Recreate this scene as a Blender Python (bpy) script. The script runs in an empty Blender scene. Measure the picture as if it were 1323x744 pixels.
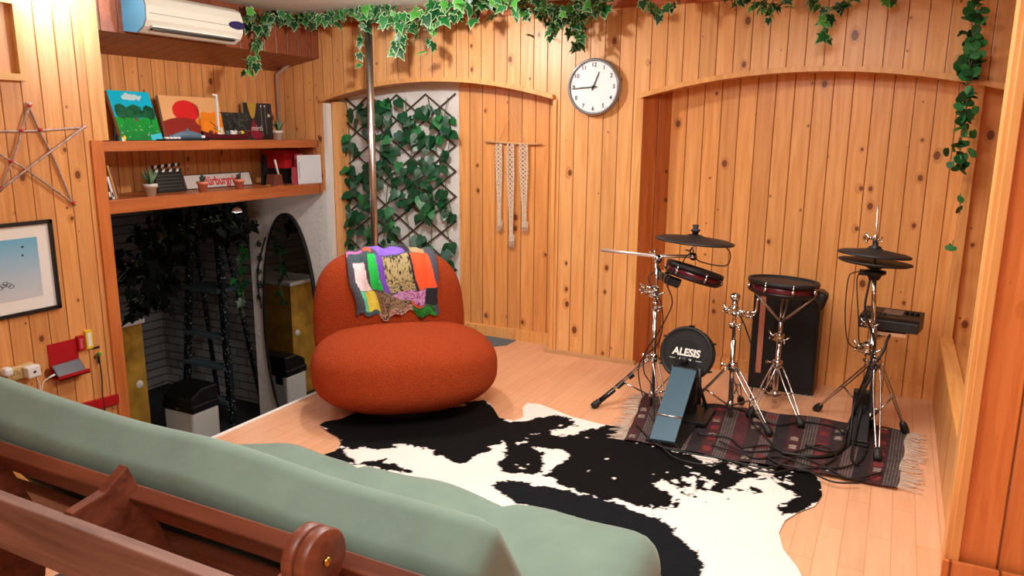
import bpy, bmesh, math, random
import numpy as np
from mathutils import Vector, Matrix
random.seed(7)
PI = math.pi
COL = bpy.context.scene.collection
# ------------------------------------------------------------------ camera
CAM = Vector((2.6032, -4.1770, 1.35)); F = 976.6
YAW, PITCH, ROLL = -0.46885, -0.204178, 0.0081267
def cam_axes():
    cy, sy, cp, sp = math.cos(YAW), math.sin(YAW), math.cos(PITCH), math.sin(PITCH)
    f = Vector((sy*cp, cy*cp, sp)); r = Vector((cy, -sy, 0)); u = r.cross(f)
    c, s = math.cos(ROLL), math.sin(ROLL)
    return c*r+s*u, -s*r+c*u, f
AR, AU, AF = cam_axes()
def at(u, v, ax, val):
    """point of the room on the plane ax=val that is seen at pixel u,v of the 1323x744 photo"""
    d = AR*((u-661.5)/F)+AU*((372-v)/F)+AF
    i = 'xyz'.index(ax)
    return CAM+d*((val-CAM[i])/d[i])
cd = bpy.data.cameras.new('camera'); cam = bpy.data.objects.new('camera', cd); COL.objects.link(cam)
cam.matrix_world = Matrix((( AR[0], AU[0], -AF[0], CAM[0]), (AR[1], AU[1], -AF[1], CAM[1]), (AR[2], AU[2], -AF[2], CAM[2]), (0,0,0,1)))
cd.sensor_width = 36; cd.lens = 36*F/1323; cd.clip_start = .02
bpy.context.scene.camera = cam
# ------------------------------------------------------------------ materials
def srgb(r, g, b):
    f = lambda c: (c/255/12.92) if c/255 <= .04045 else ((c/255+.055)/1.055)**2.4
    return (f(r), f(g), f(b), 1)
class NT:
    def __init__(s, name):
        s.m = bpy.data.materials.new(name); s.m.use_nodes = True
        s.t = s.m.node_tree; s.b = s.t.nodes['Principled BSDF']
    def n(s, typ, **kw):
        o = s.t.nodes.new('ShaderNode'+typ)
        for k, v in kw.items():
            if k.startswith('i_'): o.inputs[int(k[2:])].default_value = v
            else: setattr(o, k, v)
        return o
    def l(s, a, b): s.t.links.new(a, b)
    def math(s, op, a, b=None, c=None):
        o = s.n('Math', operation=op)
        for i, x in enumerate((a, b, c)):
            if x is None: continue
            if isinstance(x, (int, float)): o.inputs[i].default_value = x
            else: s.l(x, o.inputs[i])
        return o.outputs[0]
    def mix(s, f, a, b, typ='MIX'):
        o = s.n('Mix', data_type='RGBA', blend_type=typ)
        for i, x in ((0, f), (6, a), (7, b)):
            if isinstance(x, (int, float, tuple)): o.inputs[i].default_value = x
            else: s.l(x, o.inputs[i])
        return o.outputs[2]
    def ramp(s, f, *st):
        o = s.n('ValToRGB'); e = o.color_ramp.elements
        while len(e) < len(st): e.new(.5)
        for i, (p, c) in enumerate(st): e[i].position = p; e[i].color = c
        s.l(f, o.inputs[0]); return o.outputs[0]
def plain(name, col, rough=.6, metal=0, noise=0, nscale=20, bump=0, bscale=60, emit=0, spec=.5, sheen=0):
    N = NT(name); b = N.b
    b.inputs['Base Color'].default_value = col; b.inputs['Roughness'].default_value = rough
    b.inputs['Metallic'].default_value = metal; b.inputs['Specular IOR Level'].default_value = spec
    if sheen: b.inputs['Sheen Weight'].default_value = sheen
    tc = N.n('TexCoord')
    if noise:
        nz = N.n('TexNoise'); nz.inputs['Scale'].default_value = nscale; nz.inputs['Detail'].default_value = 4
        N.l(tc.outputs['Object'], nz.inputs['Vector'])
        k = N.ramp(nz.outputs[0], (.3, (1-noise, 1-noise, 1-noise, 1)), (.7, (1, 1, 1, 1)))
        N.l(N.mix(1.0, col, k, 'MULTIPLY'), b.inputs['Base Color'])
    if bump:
        nz = N.n('TexNoise'); nz.inputs['Scale'].default_value = bscale; nz.inputs['Detail'].default_value = 3
        N.l(tc.outputs['Object'], nz.inputs['Vector'])
        bp = N.n('Bump'); bp.inputs['Strength'].default_value = bump; bp.inputs['Distance'].default_value = .01
        N.l(nz.outputs[0], bp.inputs['Height']); N.l(bp.outputs[0], b.inputs['Normal'])
    if emit: b.inputs['Emission Color'].default_value = col; b.inputs['Emission Strength'].default_value = emit
    return N.m
def attrmat(name, rough=.7, bump=0, bscale=80, sheen=0, spec=.5):
    N = NT(name); a = N.n('Attribute', attribute_name='Col')
    N.l(a.outputs['Color'], N.b.inputs['Base Color']); N.b.inputs['Roughness'].default_value = rough; N.b.inputs['Specular IOR Level'].default_value = spec
    if sheen: N.b.inputs['Sheen Weight'].default_value = sheen
    if bump:
        tc = N.n('TexCoord'); nz = N.n('TexNoise'); nz.inputs['Scale'].default_value = bscale
        N.l(tc.outputs['Object'], nz.inputs['Vector'])
        bp = N.n('Bump'); bp.inputs['Strength'].default_value = bump; bp.inputs['Distance'].default_value = .01
        N.l(nz.outputs[0], bp.inputs['Height']); N.l(bp.outputs[0], N.b.inputs['Normal'])
    return N.m
def pine(name, axis='x', pitch=.088, up='z', c0=(222,156,92), c1=(240,184,122), groove=True, knots=True, rough=.38, off=0., knot=(96,40,14), gcol=(138,70,30)):
    """tongue and groove pine: boards counted along axis, grain along up"""
    N = NT(name); tc = N.n('TexCoord'); sp = N.n('SeparateXYZ'); N.l(tc.outputs['Object'], sp.inputs[0])
    A = sp.outputs['XYZ'.index(axis.upper())]; U = sp.outputs['XYZ'.index(up.upper())]
    third = [c for c in 'XYZ' if c not in (axis.upper(), up.upper())][0]; T3 = sp.outputs['XYZ'.index(third)]
    t = N.math('ADD', N.math('DIVIDE', A, pitch), off)
    idx = N.math('FLOOR', t); fr = N.math('FRACT', t)
    wn = N.n('TexWhiteNoise', noise_dimensions='1D'); N.l(idx, wn.inputs['W'])
    rnd = wn.outputs['Value']
    cv = N.n('CombineXYZ'); N.l(N.math('MULTIPLY', A, 26), cv.inputs[0]); N.l(N.math('ADD', N.math('MULTIPLY', U, 1.6), N.math('MULTIPLY', rnd, 37)), cv.inputs[1]); N.l(N.math('MULTIPLY', T3, 20), cv.inputs[2])
    g = N.n('TexNoise'); g.inputs['Scale'].default_value = 1.6; g.inputs['Detail'].default_value = 5; g.inputs['Distortion'].default_value = .6
    N.l(cv.outputs[0], g.inputs['Vector'])
    base = N.ramp(g.outputs[0], (.3, srgb(*c0)), (.68, srgb(*c1)))
    tint = N.ramp(rnd, (0, (.82, .77, .74, 1)), (.5, (1, .99, .97, 1)), (1, (1.0, .92, .84, 1)))
    base = N.mix(.8, base, tint, 'MULTIPLY')
    fac = None
    if knots:
        kv = N.n('CombineXYZ'); N.l(N.math('ADD', N.math('MULTIPLY', idx, 7.37), N.math('MULTIPLY', fr, .8)), kv.inputs[0])
        N.l(N.math('ADD', N.math('MULTIPLY', U, 6.5), N.math('MULTIPLY', rnd, 19)), kv.inputs[1])
        vo = N.n('TexVoronoi', voronoi_dimensions='2D'); vo.inputs['Scale'].default_value = 1.0
        N.l(kv.outputs[0], vo.inputs['Vector'])
        sc = N.n('SeparateColor'); N.l(vo.outputs['Color'], sc.inputs[0])
        size = N.math('MULTIPLY', N.math('MULTIPLY', N.math('POWER', sc.outputs[0], 5.0), N.math('SUBTRACT', 1.0, N.math('MULTIPLY', N.math('POWER', N.math('ABSOLUTE', N.math('SUBTRACT', fr, .5)), 2.0), 3.2))), .17)
        k = N.math('LESS_THAN', vo.outputs['Distance'], size)
        halo = N.math('MULTIPLY', N.math('LESS_THAN', vo.outputs['Distance'], N.math('MULTIPLY', size, 1.9)), .35)
        base = N.mix(halo, base, srgb(168, 92, 38)); base = N.mix(N.math('MULTIPLY', k, .85), base, srgb(*knot))
    if groove:
        e = N.math('MINIMUM', fr, N.math('SUBTRACT', 1, fr))
        gm = N.math('SUBTRACT', 1, N.math('DIVIDE', e, .042)); gm = N.math('MAXIMUM', gm, 0)
        gm2 = N.math('MULTIPLY', N.math('POWER', gm, .8), .95)
        base = N.mix(gm2, base, srgb(*gcol))
        bp = N.n('Bump'); bp.inputs['Strength'].default_value = .6; bp.inputs['Distance'].default_value = .006
        N.l(N.math('SUBTRACT', 1, gm), bp.inputs['Height']); N.l(bp.outputs[0], N.b.inputs['Normal'])
    N.l(base, N.b.inputs['Base Color']); N.b.inputs['Roughness'].default_value = rough
    return N.m
M = {}
M['pine_x'] = pine('pine_boards', 'x', .0885)
M['pine_x_recess'] = pine('pine_boards_recess', 'x', .094, c0=(216,146,80), c1=(236,172,106))
M['pine_y'] = pine('pine_boards_side', 'y', .092, c0=(214,144,80), c1=(236,172,108))
M['pine_dark'] = pine('pine_boards_dark', 'y', .1, c0=(150,74,34), c1=(178,94,46), gcol=(60,24,10))
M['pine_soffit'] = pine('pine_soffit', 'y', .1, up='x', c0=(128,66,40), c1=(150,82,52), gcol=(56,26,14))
M['pine_red'] = pine('pine_boards_red', 'x', .13, c0=(190,106,52), c1=(214,130,72), gcol=(100,36,10))
M['pine_trim'] = pine('pine_trim', 'x', 1.7, c0=(216,150,84), c1=(238,180,112), groove=False, knots=False)
M['pine_cap'] = pine('pine_cap', 'x', .9, up='y', c0=(214,146,80), c1=(236,176,106), groove=False)
M['shelf_wood'] = pine('shelf_wood', 'z', .9, up='y', c0=(166,88,46), c1=(192,112,62), groove=False)
M['cornice'] = pine('cornice_wood_shaded', 'z', .9, up='x', c0=(164,84,42), c1=(190,106,58), groove=False)  # redder than the wall pine: the cornice's shade is put into the colour
M['sofa_wood'] = pine('sofa_wood', 'z', .9, up='x', c0=(78,36,23), c1=(116,60,39), groove=False, knots=False, rough=.42)
M['sofa_grey'] = pine('sofa_wood_grey', 'z', .9, up='x', c0=(92,62,52), c1=(134,98,84), groove=False, knots=False, rough=.5)
M['stick'] = plain('stick_bark', srgb(196,164,146), .8, noise=.5, nscale=40)
M['plaster'] = plain('rough_plaster', srgb(226,224,220), .9, noise=.12, nscale=6, bump=.8, bscale=22)
M['ceil'] = plain('ceiling_paint', srgb(206,198,188), .95)
M['white'] = plain('white_plastic', srgb(232,232,228), .35)
M['offwhite'] = plain('offwhite_plastic', srgb(222,218,204), .35)
M['black'] = plain('black_plastic', srgb(16,16,18), .45)
M['blackm'] = plain('black_matte', srgb(12,12,13), .8)
M['rubber'] = plain('black_rubber', srgb(22,22,24), .55, bump=.2, bscale=200)
M['chrome'] = plain('chrome', (.56,.55,.54,1), .14, 1)
M['bright_steel'] = plain('bright_steel', (.85,.84,.83,1), .3, .8)
M['vine_leaf'] = plain('vine_leaf', srgb(60,140,76), .5, noise=.35, nscale=30)
M['vine_leaf2'] = plain('vine_leaf_dark', srgb(30,96,52), .5, noise=.35, nscale=30)
M['steel'] = plain('brushed_steel', (.62,.6,.58,1), .28, 1)
M['boucle'] = plain('rust_boucle', srgb(176,70,32), .95, noise=.28, nscale=130, bump=1.0, bscale=150, spec=.15)
M['green_velvet'] = plain('sage_velvet', srgb(104,126,112), .85, noise=.18, nscale=9, bump=.25, bscale=14, sheen=.15)
M['clay'] = plain('terracotta', srgb(214,132,104), .8)
M['pot_white'] = plain('pot_white', srgb(206,200,190), .7)
M['leaf'] = plain('leaf_green', srgb(34,116,50), .45, noise=.4, nscale=30)
M['leaf2'] = plain('leaf_dark_green', srgb(20,78,42), .4, noise=.45, nscale=30)
M['leaf3'] = plain('leaf_bright_green', srgb(74,162,52), .45, noise=.3, nscale=30)
M['cream'] = plain('leaf_cream_edge', srgb(150,178,130), .5)
M['stem'] = plain('stem_green', srgb(84,104,52), .7)
M['tleaf'] = plain('climber_green', srgb(16,84,50), .35, noise=.5, nscale=45)
M['tleaf2'] = plain('climber_light_green', srgb(44,128,66), .35, noise=.5, nscale=60)
M['lattice'] = plain('lattice_brown', srgb(58,44,36), .7)
M['red'] = plain('red_plastic', srgb(176,20,30), .4)
M['redcloth'] = plain('red_ribbon', srgb(190,30,30), .8)
M['yellow'] = plain('yellow_card', srgb(240,200,40), .5)
M['glass_dark'] = plain('phone_glass', srgb(86,88,98), .15)
M['brass'] = plain('brass', srgb(190,150,80), .3, 1)
M['powerstrip'] = plain('beige_power_strip', srgb(206,176,116), .5)
M['rope'] = plain('cotton_rope', srgb(240,222,200), .95, noise=.15, nscale=120, bump=1, bscale=120)
M['grey'] = plain('grey_mat', srgb(96,104,110), .9, noise=.2, nscale=40)
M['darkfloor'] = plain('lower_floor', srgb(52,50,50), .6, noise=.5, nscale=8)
M['edge'] = plain('platform_edge_white', srgb(236,232,226), .5)
M['mirror'] = plain('mirror_glass', (.88,.88,.88,1), .02, 1)
M['paper'] = plain('paper', srgb(236,234,228), .8)
M['ink'] = plain('ink', srgb(14,14,14), .6)
M['maroon_shell'] = plain('maroon_shell', srgb(88,14,30), .25)
M['pedal_blue'] = plain('pedal_blue_grey', srgb(62,90,106), .4, .2)
M['mesh_head'] = plain('mesh_head', srgb(26,32,38), .45)
M['blue_tint'] = plain('ac_side', srgb(60,104,120), .5)  # blue cast of the tube glare put into the colour; toy bricks reuse it
M['logo_purple'] = plain('logo_purple', srgb(40,30,84), .4)
M['lamp_glow'] = plain('lamp_glow', (1,.98,.95,1), .5, emit=9)
M['tube_glow'] = plain('tube_glow', (.92,.97,1,1), .5, emit=14)
M['cabinet_yellow'] = plain('distressed_yellow', srgb(212,160,52), .7, noise=.5, nscale=9)
M['dark_paint'] = plain('ladder_paint', srgb(20,24,32), .5, noise=.3, nscale=30)
def spatter_mat():
    N = NT('spattered_paint'); tc = N.n('TexCoord'); nz = N.n('TexNoise'); nz.inputs['Scale'].default_value = 55; nz.inputs['Detail'].default_value = 2
    N.l(tc.outputs['Object'], nz.inputs['Vector']); k = N.math('GREATER_THAN', nz.outputs[0], .64)
    N.l(N.mix(k, srgb(16,20,28), srgb(190,196,204)), N.b.inputs['Base Color']); return N.m
M['spattered'] = spatter_mat()
M['spatter'] = plain('ladder_tread', srgb(84,104,112), .6, noise=.5, nscale=40)
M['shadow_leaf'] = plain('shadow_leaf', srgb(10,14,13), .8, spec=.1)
M['brown'] = plain('brown_card', srgb(112,58,40), .7)
M['fringe'] = plain('fringe_wool', srgb(206,186,168), .95)
M['cable'] = plain('black_cable', srgb(18,16,16), .5)
M['redtext'] = plain('red_lettering', srgb(200,30,40), .6)
M['cork'] = plain('soil', srgb(60,40,28), .95)
M['gold'] = plain('gold_foil', srgb(196,164,84), .3, .6)
M['whitebook'] = plain('white_cover', srgb(222,226,232), .35)
M['redbook'] = plain('red_cover', srgb(196,34,40), .45)
M['pinkbook'] = plain('pink_cover', srgb(206,86,104), .5)
M['tanbook'] = plain('tan_cover', srgb(190,140,76), .6)
M['shark'] = plain('shark_grey', srgb(86,112,130), .4)
M['beige_tile'] = plain('beige_skirting', srgb(206,160,112), .5, noise=.15, nscale=12)
def brick_mat():
    N = NT('white_brick'); tc = N.n('TexCoord'); mp = N.n('Mapping'); mp.inputs['Rotation'].default_value = (PI/2, 0, 0)
    N.l(tc.outputs['Object'], mp.inputs[0]); br = N.n('TexBrick')
    br.inputs['Color1'].default_value = srgb(186,184,182); br.inputs['Color2'].default_value = srgb(164,162,160); br.inputs['Mortar'].default_value = srgb(110,106,102)
    br.inputs['Scale'].default_value = 1; br.inputs['Mortar Size'].default_value = .006; br.inputs['Mortar Smooth'].default_value = .6
    br.inputs['Brick Width'].default_value = .22; br.inputs['Row Height'].default_value = .075
    N.l(mp.outputs[0], br.inputs['Vector']); N.l(br.outputs['Color'], N.b.inputs['Base Color'])
    bp = N.n('Bump'); bp.inputs['Strength'].default_value = 1; bp.inputs['Distance'].default_value = .02; bp.invert = True
    N.l(br.outputs['Fac'], bp.inputs['Height']); N.l(bp.outputs[0], N.b.inputs['Normal']); N.b.inputs['Roughness'].default_value = .85
    return N.m
M['brick'] = brick_mat()
def floor_mat():
    N = NT('laminate_floor'); tc = N.n('TexCoord'); mp = N.n('Mapping'); mp.inputs['Rotation'].default_value = (0, 0, PI/2)
    N.l(tc.outputs['Object'], mp.inputs[0]); br = N.n('TexBrick')
    br.inputs['Color1'].default_value = srgb(233,177,139); br.inputs['Color2'].default_value = srgb(226,166,127); br.inputs['Mortar'].default_value = srgb(200,134,92)
    br.inputs['Scale'].default_value = 1; br.inputs['Mortar Size'].default_value = .0012; br.inputs['Brick Width'].default_value = .5; br.inputs['Row Height'].default_value = .075
    N.l(mp.outputs[0], br.inputs['Vector'])
    m2 = N.n('Mapping'); m2.inputs['Scale'].default_value = (30, 2, 1); N.l(tc.outputs['Object'], m2.inputs[0])
    nz = N.n('TexNoise'); nz.inputs['Scale'].default_value = 1.5; nz.inputs['Detail'].default_value = 5; N.l(m2.outputs[0], nz.inputs['Vector'])
    k = N.ramp(nz.outputs[0], (.3, (.86, .84, .8, 1)), (.7, (1, 1, 1, 1)))
    N.l(N.mix(.8, br.outputs['Color'], k, 'MULTIPLY'), N.b.inputs['Base Color']); N.b.inputs['Roughness'].default_value = .32
    return N.m
M['floor'] = floor_mat()
# ------------------------------------------------------------------ mesh helpers
ORG = {}
def obj(name, bm, mat, parent=None, smooth=False, label=None, bev=0):
    me = bpy.data.meshes.new(name)
    if parent is not None: bmesh.ops.translate(bm, verts=bm.verts, vec=-ORG[parent.name])
    if smooth:
        for f in bm.faces: f.smooth = True
    bm.to_mesh(me); bm.free()
    for m in (mat if isinstance(mat, (list, tuple)) else [mat]): me.materials.append(m)
    o = bpy.data.objects.new(name, me); COL.objects.link(o)
    if parent is not None: o.parent = parent; ORG[o.name] = ORG[parent.name]
    else: ORG[o.name] = Vector((0, 0, 0))
    if label: o['label'] = label
    if bev:
        b = o.modifiers.new('bevel', 'BEVEL'); b.width = bev; b.segments = 2; b.limit_method = 'ANGLE'
    return o
def thing(name, label, cat, loc, group=None):
    o = bpy.data.objects.new(name, None); o.empty_display_size = .05; COL.objects.link(o); o.location = loc
    o['label'] = label; o['category'] = cat
    if group: o['group'] = group
    ORG[o.name] = Vector(loc); return o
def tag(o, label, cat, group=None, kind=None):
    """one-mesh thing: move its origin to the bottom centre of the mesh"""
    me = o.data; n = len(me.vertices); co = np.zeros(n*3, np.float32); me.vertices.foreach_get('co', co); co = co.reshape(-1, 3)
    c = Vector(((co[:, 0].min()+co[:, 0].max())/2, (co[:, 1].min()+co[:, 1].max())/2, co[:, 2].min()))
    me.transform(Matrix.Translation(-c)); o.location = c; ORG[o.name] = c
    o['label'] = label; o['category'] = cat
    if group: o['group'] = group
    if kind: o['kind'] = kind
    return o
def struct(name, bm, mat, **k):
    o = obj(name, bm, mat, **k); o['kind'] = 'structure'; return o
def nb(): return bmesh.new()
def box(bm, lo, hi, mi=0, M4=None):
    r = bmesh.ops.create_cube(bm, size=1); vs = r['verts']
    lo, hi = Vector(lo), Vector(hi)
    for v in vs: v.co = Vector([lo[i]+(v.co[i]+.5)*(hi[i]-lo[i]) for i in range(3)])
    if M4 is not None:
        for v in vs: v.co = M4@v.co
    if mi:
        for f in {f for v in vs for f in v.link_faces}: f.material_index = mi
    return bm
def frame_mat(o, xa, za):
    """matrix with local x = xa, local z ~ za"""
    x = Vector(xa).normalized(); z = Vector(za); z = (z-x*z.dot(x)).normalized(); y = z.cross(x)
    return Matrix(((x[0], y[0], z[0], o[0]), (x[1], y[1], z[1], o[1]), (x[2], y[2], z[2], o[2]), (0, 0, 0, 1)))
def tube(bm, pts, r, n=8, mi=0, cap=True):
    pts = [Vector(p) for p in pts]; rs = r if isinstance(r, (list, tuple)) else [r]*len(pts)
    T = []
    for i in range(len(pts)):
        d = pts[min(i+1, len(pts)-1)]-pts[max(i-1, 0)]
        T.append(d.normalized() if d.length > 1e-9 else Vector((0, 0, 1)))
    a = T[0].orthogonal().normalized(); rings = []
    for i, p in enumerate(pts):
        a = (a-T[i]*a.dot(T[i])); a = a.normalized() if a.length > 1e-6 else T[i].orthogonal().normalized()
        b = T[i].cross(a)
        rings.append([bm.verts.new(p+(a*math.cos(2*PI*k/n)+b*math.sin(2*PI*k/n))*rs[i]) for k in range(n)])
    for i in range(len(rings)-1):
        for k in range(n):
            f = bm.faces.new((rings[i][k], rings[i][(k+1) % n], rings[i+1][(k+1) % n], rings[i+1][k])); f.smooth = True; f.material_index = mi
    if cap:
        for rg in (rings[0][::-1], rings[-1]):
            f = bm.faces.new(rg); f.material_index = mi
    return bm
def curve_pts(pts, n=8):
    P = [Vector(p) for p in pts]; P = [2*P[0]-P[1]]+P+[2*P[-1]-P[-2]]; out = []
    for i in range(1, len(P)-2):
        for k in range(n):
            t = k/n; a, b, c, d = P[i-1], P[i], P[i+1], P[i+2]
            out.append(.5*((2*b)+(c-a)*t+(2*a-5*b+4*c-d)*t*t+(3*b-a-3*c+d)*t**3))
    out.append(P[-2]); return out
def lathe(bm, prof, o=(0, 0, 0), axis=(0, 0, 1), n=28, mi=0):
    """prof = [(radius, height)]"""
    ax = Vector(axis).normalized(); a = ax.orthogonal().normalized(); b = ax.cross(a); o = Vector(o); rings = []
    for r, h in prof:
        if r < 1e-5: rings.append([bm.verts.new(o+ax*h)])
        else: rings.append([bm.verts.new(o+ax*h+(a*math.cos(2*PI*k/n)+b*math.sin(2*PI*k/n))*r) for k in range(n)])
    for i in range(len(rings)-1):
        A, B = rings[i], rings[i+1]
        for k in range(n):
            k2 = (k+1) % n
            if len(A) == 1 and len(B) == 1: break
            if len(A) == 1: f = bm.faces.new((A[0], B[k2], B[k]))
            elif len(B) == 1: f = bm.faces.new((A[k], A[k2], B[0]))
            else: f = bm.faces.new((A[k], A[k2], B[k2], B[k]))
            f.material_index = mi; f.smooth = True
    for rg, rev in ((rings[0], True), (rings[-1], False)):
        if len(rg) > 1 and not (len(prof) == 2 and prof[0][0]*prof[1][0] == 0):
            f = bm.faces.new(rg[::-1] if rev else rg); f.material_index = mi
    return bm
def prism(bm, poly, ext, mi=0):
    """poly: list of 3d points (planar), ext: extrusion vector"""
    ext = Vector(ext); A = [bm.verts.new(Vector(p)) for p in poly]; B = [bm.verts.new(Vector(p)+ext) for p in poly]; n = len(poly)
    fs = [bm.faces.new(A), bm.faces.new(B[::-1])]+[bm.faces.new((A[i], B[i], B[(i+1) % n], A[(i+1) % n])) for i in range(n)]
    for f in fs: f.material_index = mi
    bmesh.ops.recalc_face_normals(bm, faces=fs); return bm
def rbox(bm, half, r, seg=8, fn=None, M4=None):
    """rounded box; fn(p, q) may move the surface point p (q = cube coordinate)"""
    hx, hy, hz = half; key = {}
    ax = [np.linspace(-1, 1, seg*k+1) for k in (3, 3, 2)] if isinstance(seg, int) else [np.linspace(-1, 1, s+1) for s in seg]
    N = [len(a)-1 for a in ax]
    def vert(i, j, k):
        if (i, j, k) in key: return key[(i, j, k)]
        q = Vector((ax[0][i], ax[1][j], ax[2][k])); p = Vector((q[0]*hx, q[1]*hy, q[2]*hz))
        c = Vector([max(-h+r, min(h-r, x)) for x, h in zip(p, half)]); d = p-c
        if d.length > 1e-9:
            m = max(abs(d[0]), abs(d[1]), abs(d[2])); d = d.normalized()*m if m < r*.999 else d.normalized()*r
        p = c+d
        if fn: p = fn(p, q)
        if M4 is not None: p = M4@p
        key[(i, j, k)] = bm.verts.new(p); return key[(i, j, k)]
    def grid(f, n, m, rev):
        for a in range(n):
            for b in range(m):
                vs = [f(a, b), f(a+1, b), f(a+1, b+1), f(a, b+1)]
                fa = bm.faces.new(vs[::-1] if rev else vs); fa.smooth = True
    for s in (0, 1):
        grid(lambda a, b: vert(a, b, s*N[2]), N[0], N[1], s == 0)
        grid(lambda a, b: vert(a, s*N[1], b), N[0], N[2], s == 1)
        grid(lambda a, b: vert(s*N[0], a, b), N[1], N[2], s == 0)
    return bm
def text(s, size, M4, mat, parent, name='lettering', bold=0.0, ext=.0006, sx=1, name_label=None, shear=0):
    c = bpy.data.curves.new('t', 'FONT'); c.body = s; c.size = size; c.align_x = 'CENTER'; c.align_y = 'CENTER'; c.extrude = ext; c.offset = bold; c.shear = shear
    o = bpy.data.objects.new('t', c); COL.objects.link(o); bpy.context.view_layer.update()
    me = bpy.data.meshes.new_from_object(o.evaluated_get(bpy.context.evaluated_depsgraph_get())); bpy.data.objects.remove(o)
    bm = bmesh.new(); bm.from_mesh(me)
    for v in bm.verts: v.co.x *= sx
    bmesh.ops.transform(bm, matrix=M4, verts=bm.verts)
    return obj(name, bm, mat, parent)
def colgrid(name, fn_pos, fn_col, nu, nv, mat, parent=None, keep=None, solid=0):
    """grid with a colour attribute; fn_pos(U,V)->(x,y,z) arrays, fn_col(U,V)->rgb linear array"""
    U, V = np.meshgrid(np.linspace(0, 1, nu+1), np.linspace(0, 1, nv+1), indexing='ij')
    P = np.stack(fn_pos(U, V), -1).reshape(-1, 3); C = fn_col(U, V).reshape(-1, 3)
    idx = np.arange((nu+1)*(nv+1)).reshape(nu+1, nv+1)
    Fc = np.stack([idx[:-1, :-1], idx[1:, :-1], idx[1:, 1:], idx[:-1, 1:]], -1).reshape(-1, 4)
    if keep is not None:
        K = keep(U, V).reshape(-1); Fc = Fc[K[Fc].any(1)]
        used = np.unique(Fc); rm = -np.ones(len(P), int); rm[used] = np.arange(len(used)); P = P[used]; C = C[used]; Fc = rm[Fc]
    me = bpy.data.meshes.new(name); o0 = ORG[parent.name] if parent is not None else Vector((0, 0, 0))
    P = P-np.array(o0)
    me.from_pydata(P.tolist(), [], Fc.tolist()); me.update()
    ca = me.color_attributes.new('Col', 'FLOAT_COLOR', 'POINT')
    ca.data.foreach_set('color', np.concatenate([C, np.ones((len(C), 1))], 1).astype(np.float32).ravel())
    me.polygons.foreach_set('use_smooth', [True]*len(me.polygons))
    me.materials.append(mat); o = bpy.data.objects.new(name, me); COL.objects.link(o)
    if parent is not None: o.parent = parent
    ORG[o.name] = Vector(o0)
    if solid:
        s = o.modifiers.new('solid', 'SOLIDIFY'); s.thickness = solid; s.offset = 0
    return o
def lin(r, g, b): return np.array(srgb(r, g, b)[:3])
def vnoise(X, Y, s, seed=0):
    X = X*s; Y = Y*s; xi = np.floor(X).astype(int); yi = np.floor(Y).astype(int); fx = X-xi; fy = Y-yi
    def h(a, b):
        v = np.sin(a*127.1+b*311.7+seed*74.7)*43758.5453; return v-np.floor(v)
    fx = fx*fx*(3-2*fx); fy = fy*fy*(3-2*fy)
    return (h(xi, yi)*(1-fx)+h(xi+1, yi)*fx)*(1-fy)+(h(xi, yi+1)*(1-fx)+h(xi+1, yi+1)*fx)*fy
def fbm(X, Y, s, seed=0): return (vnoise(X, Y, s, seed)+.5*vnoise(X, Y, s*2.1, seed+1)+.25*vnoise(X, Y, s*4.3, seed+2))/1.75-.5
def inpoly(X, Y, poly):
    r = np.zeros(X.shape, bool); n = len(poly)
    for i in range(n):
        x1, y1 = poly[i]; x2, y2 = poly[(i+1) % n]
        c = ((y1 > Y) != (y2 > Y)); xx = (x2-x1)*(Y-y1)/((y2-y1) if y2 != y1 else 1e-9)+x1
        r ^= c & (X < xx)
    return r
def mw(o): return Matrix.Translation(Vector(o))
# ------------------------------------------------------------------ the setting
ZC = 2.075; XL = -1.0; D = .165
PA, PB, PC = .757, 1.284, -.989
def arch(x, m, w=.873, z0=1.542, h=.118):
    s = max(0, 1-((x-m)/w)**2)
    R = (w*w+h*h)/(2*h); return z0+math.sqrt(max(0, R*R-(x-m)**2))-(R-h)
AL = lambda x: arch(x, -.116); ARR = lambda x: arch(x, 2.167, .883)
# floor: platform with the sunken stairwell on its left
bm = nb(); prism(bm, [(0, -5.6, 0), (4.3, -5.6, 0), (4.3, D+.02, 0), (0, D+.02, 0)], (0, 0, -.12)); struct('floor', bm, M['floor'])
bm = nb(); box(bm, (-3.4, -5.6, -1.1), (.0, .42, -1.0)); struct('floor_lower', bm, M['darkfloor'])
bm = nb(); box(bm, (-.022, -5.6, -.14), (0, -.001, .004)); struct('trim_1', bm, M['edge'])
bm = nb(); box(bm, (.0, -5.6, -1.0), (.04, -.01, -.12)); struct('wall_platform', bm, M['plaster'])
p = [at(u, v, 'z', .004) for u, v in ((560, 452), (658, 445), (632, 459), (570, 480))]
bm = nb(); prism(bm, [(.0, -.28, .0), (.20, -.28, 0), (.455, -.005, 0), (.455, .16, 0), (.0, .16, 0)], (0, 0, .003)); struct('trim_2', bm, M['grey'])
bm = nb(); box(bm, (-3.4, -5.6, ZC), (4.3, D+.25, ZC+.05)); struct('ceiling', bm, M['ceil'])
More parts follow.
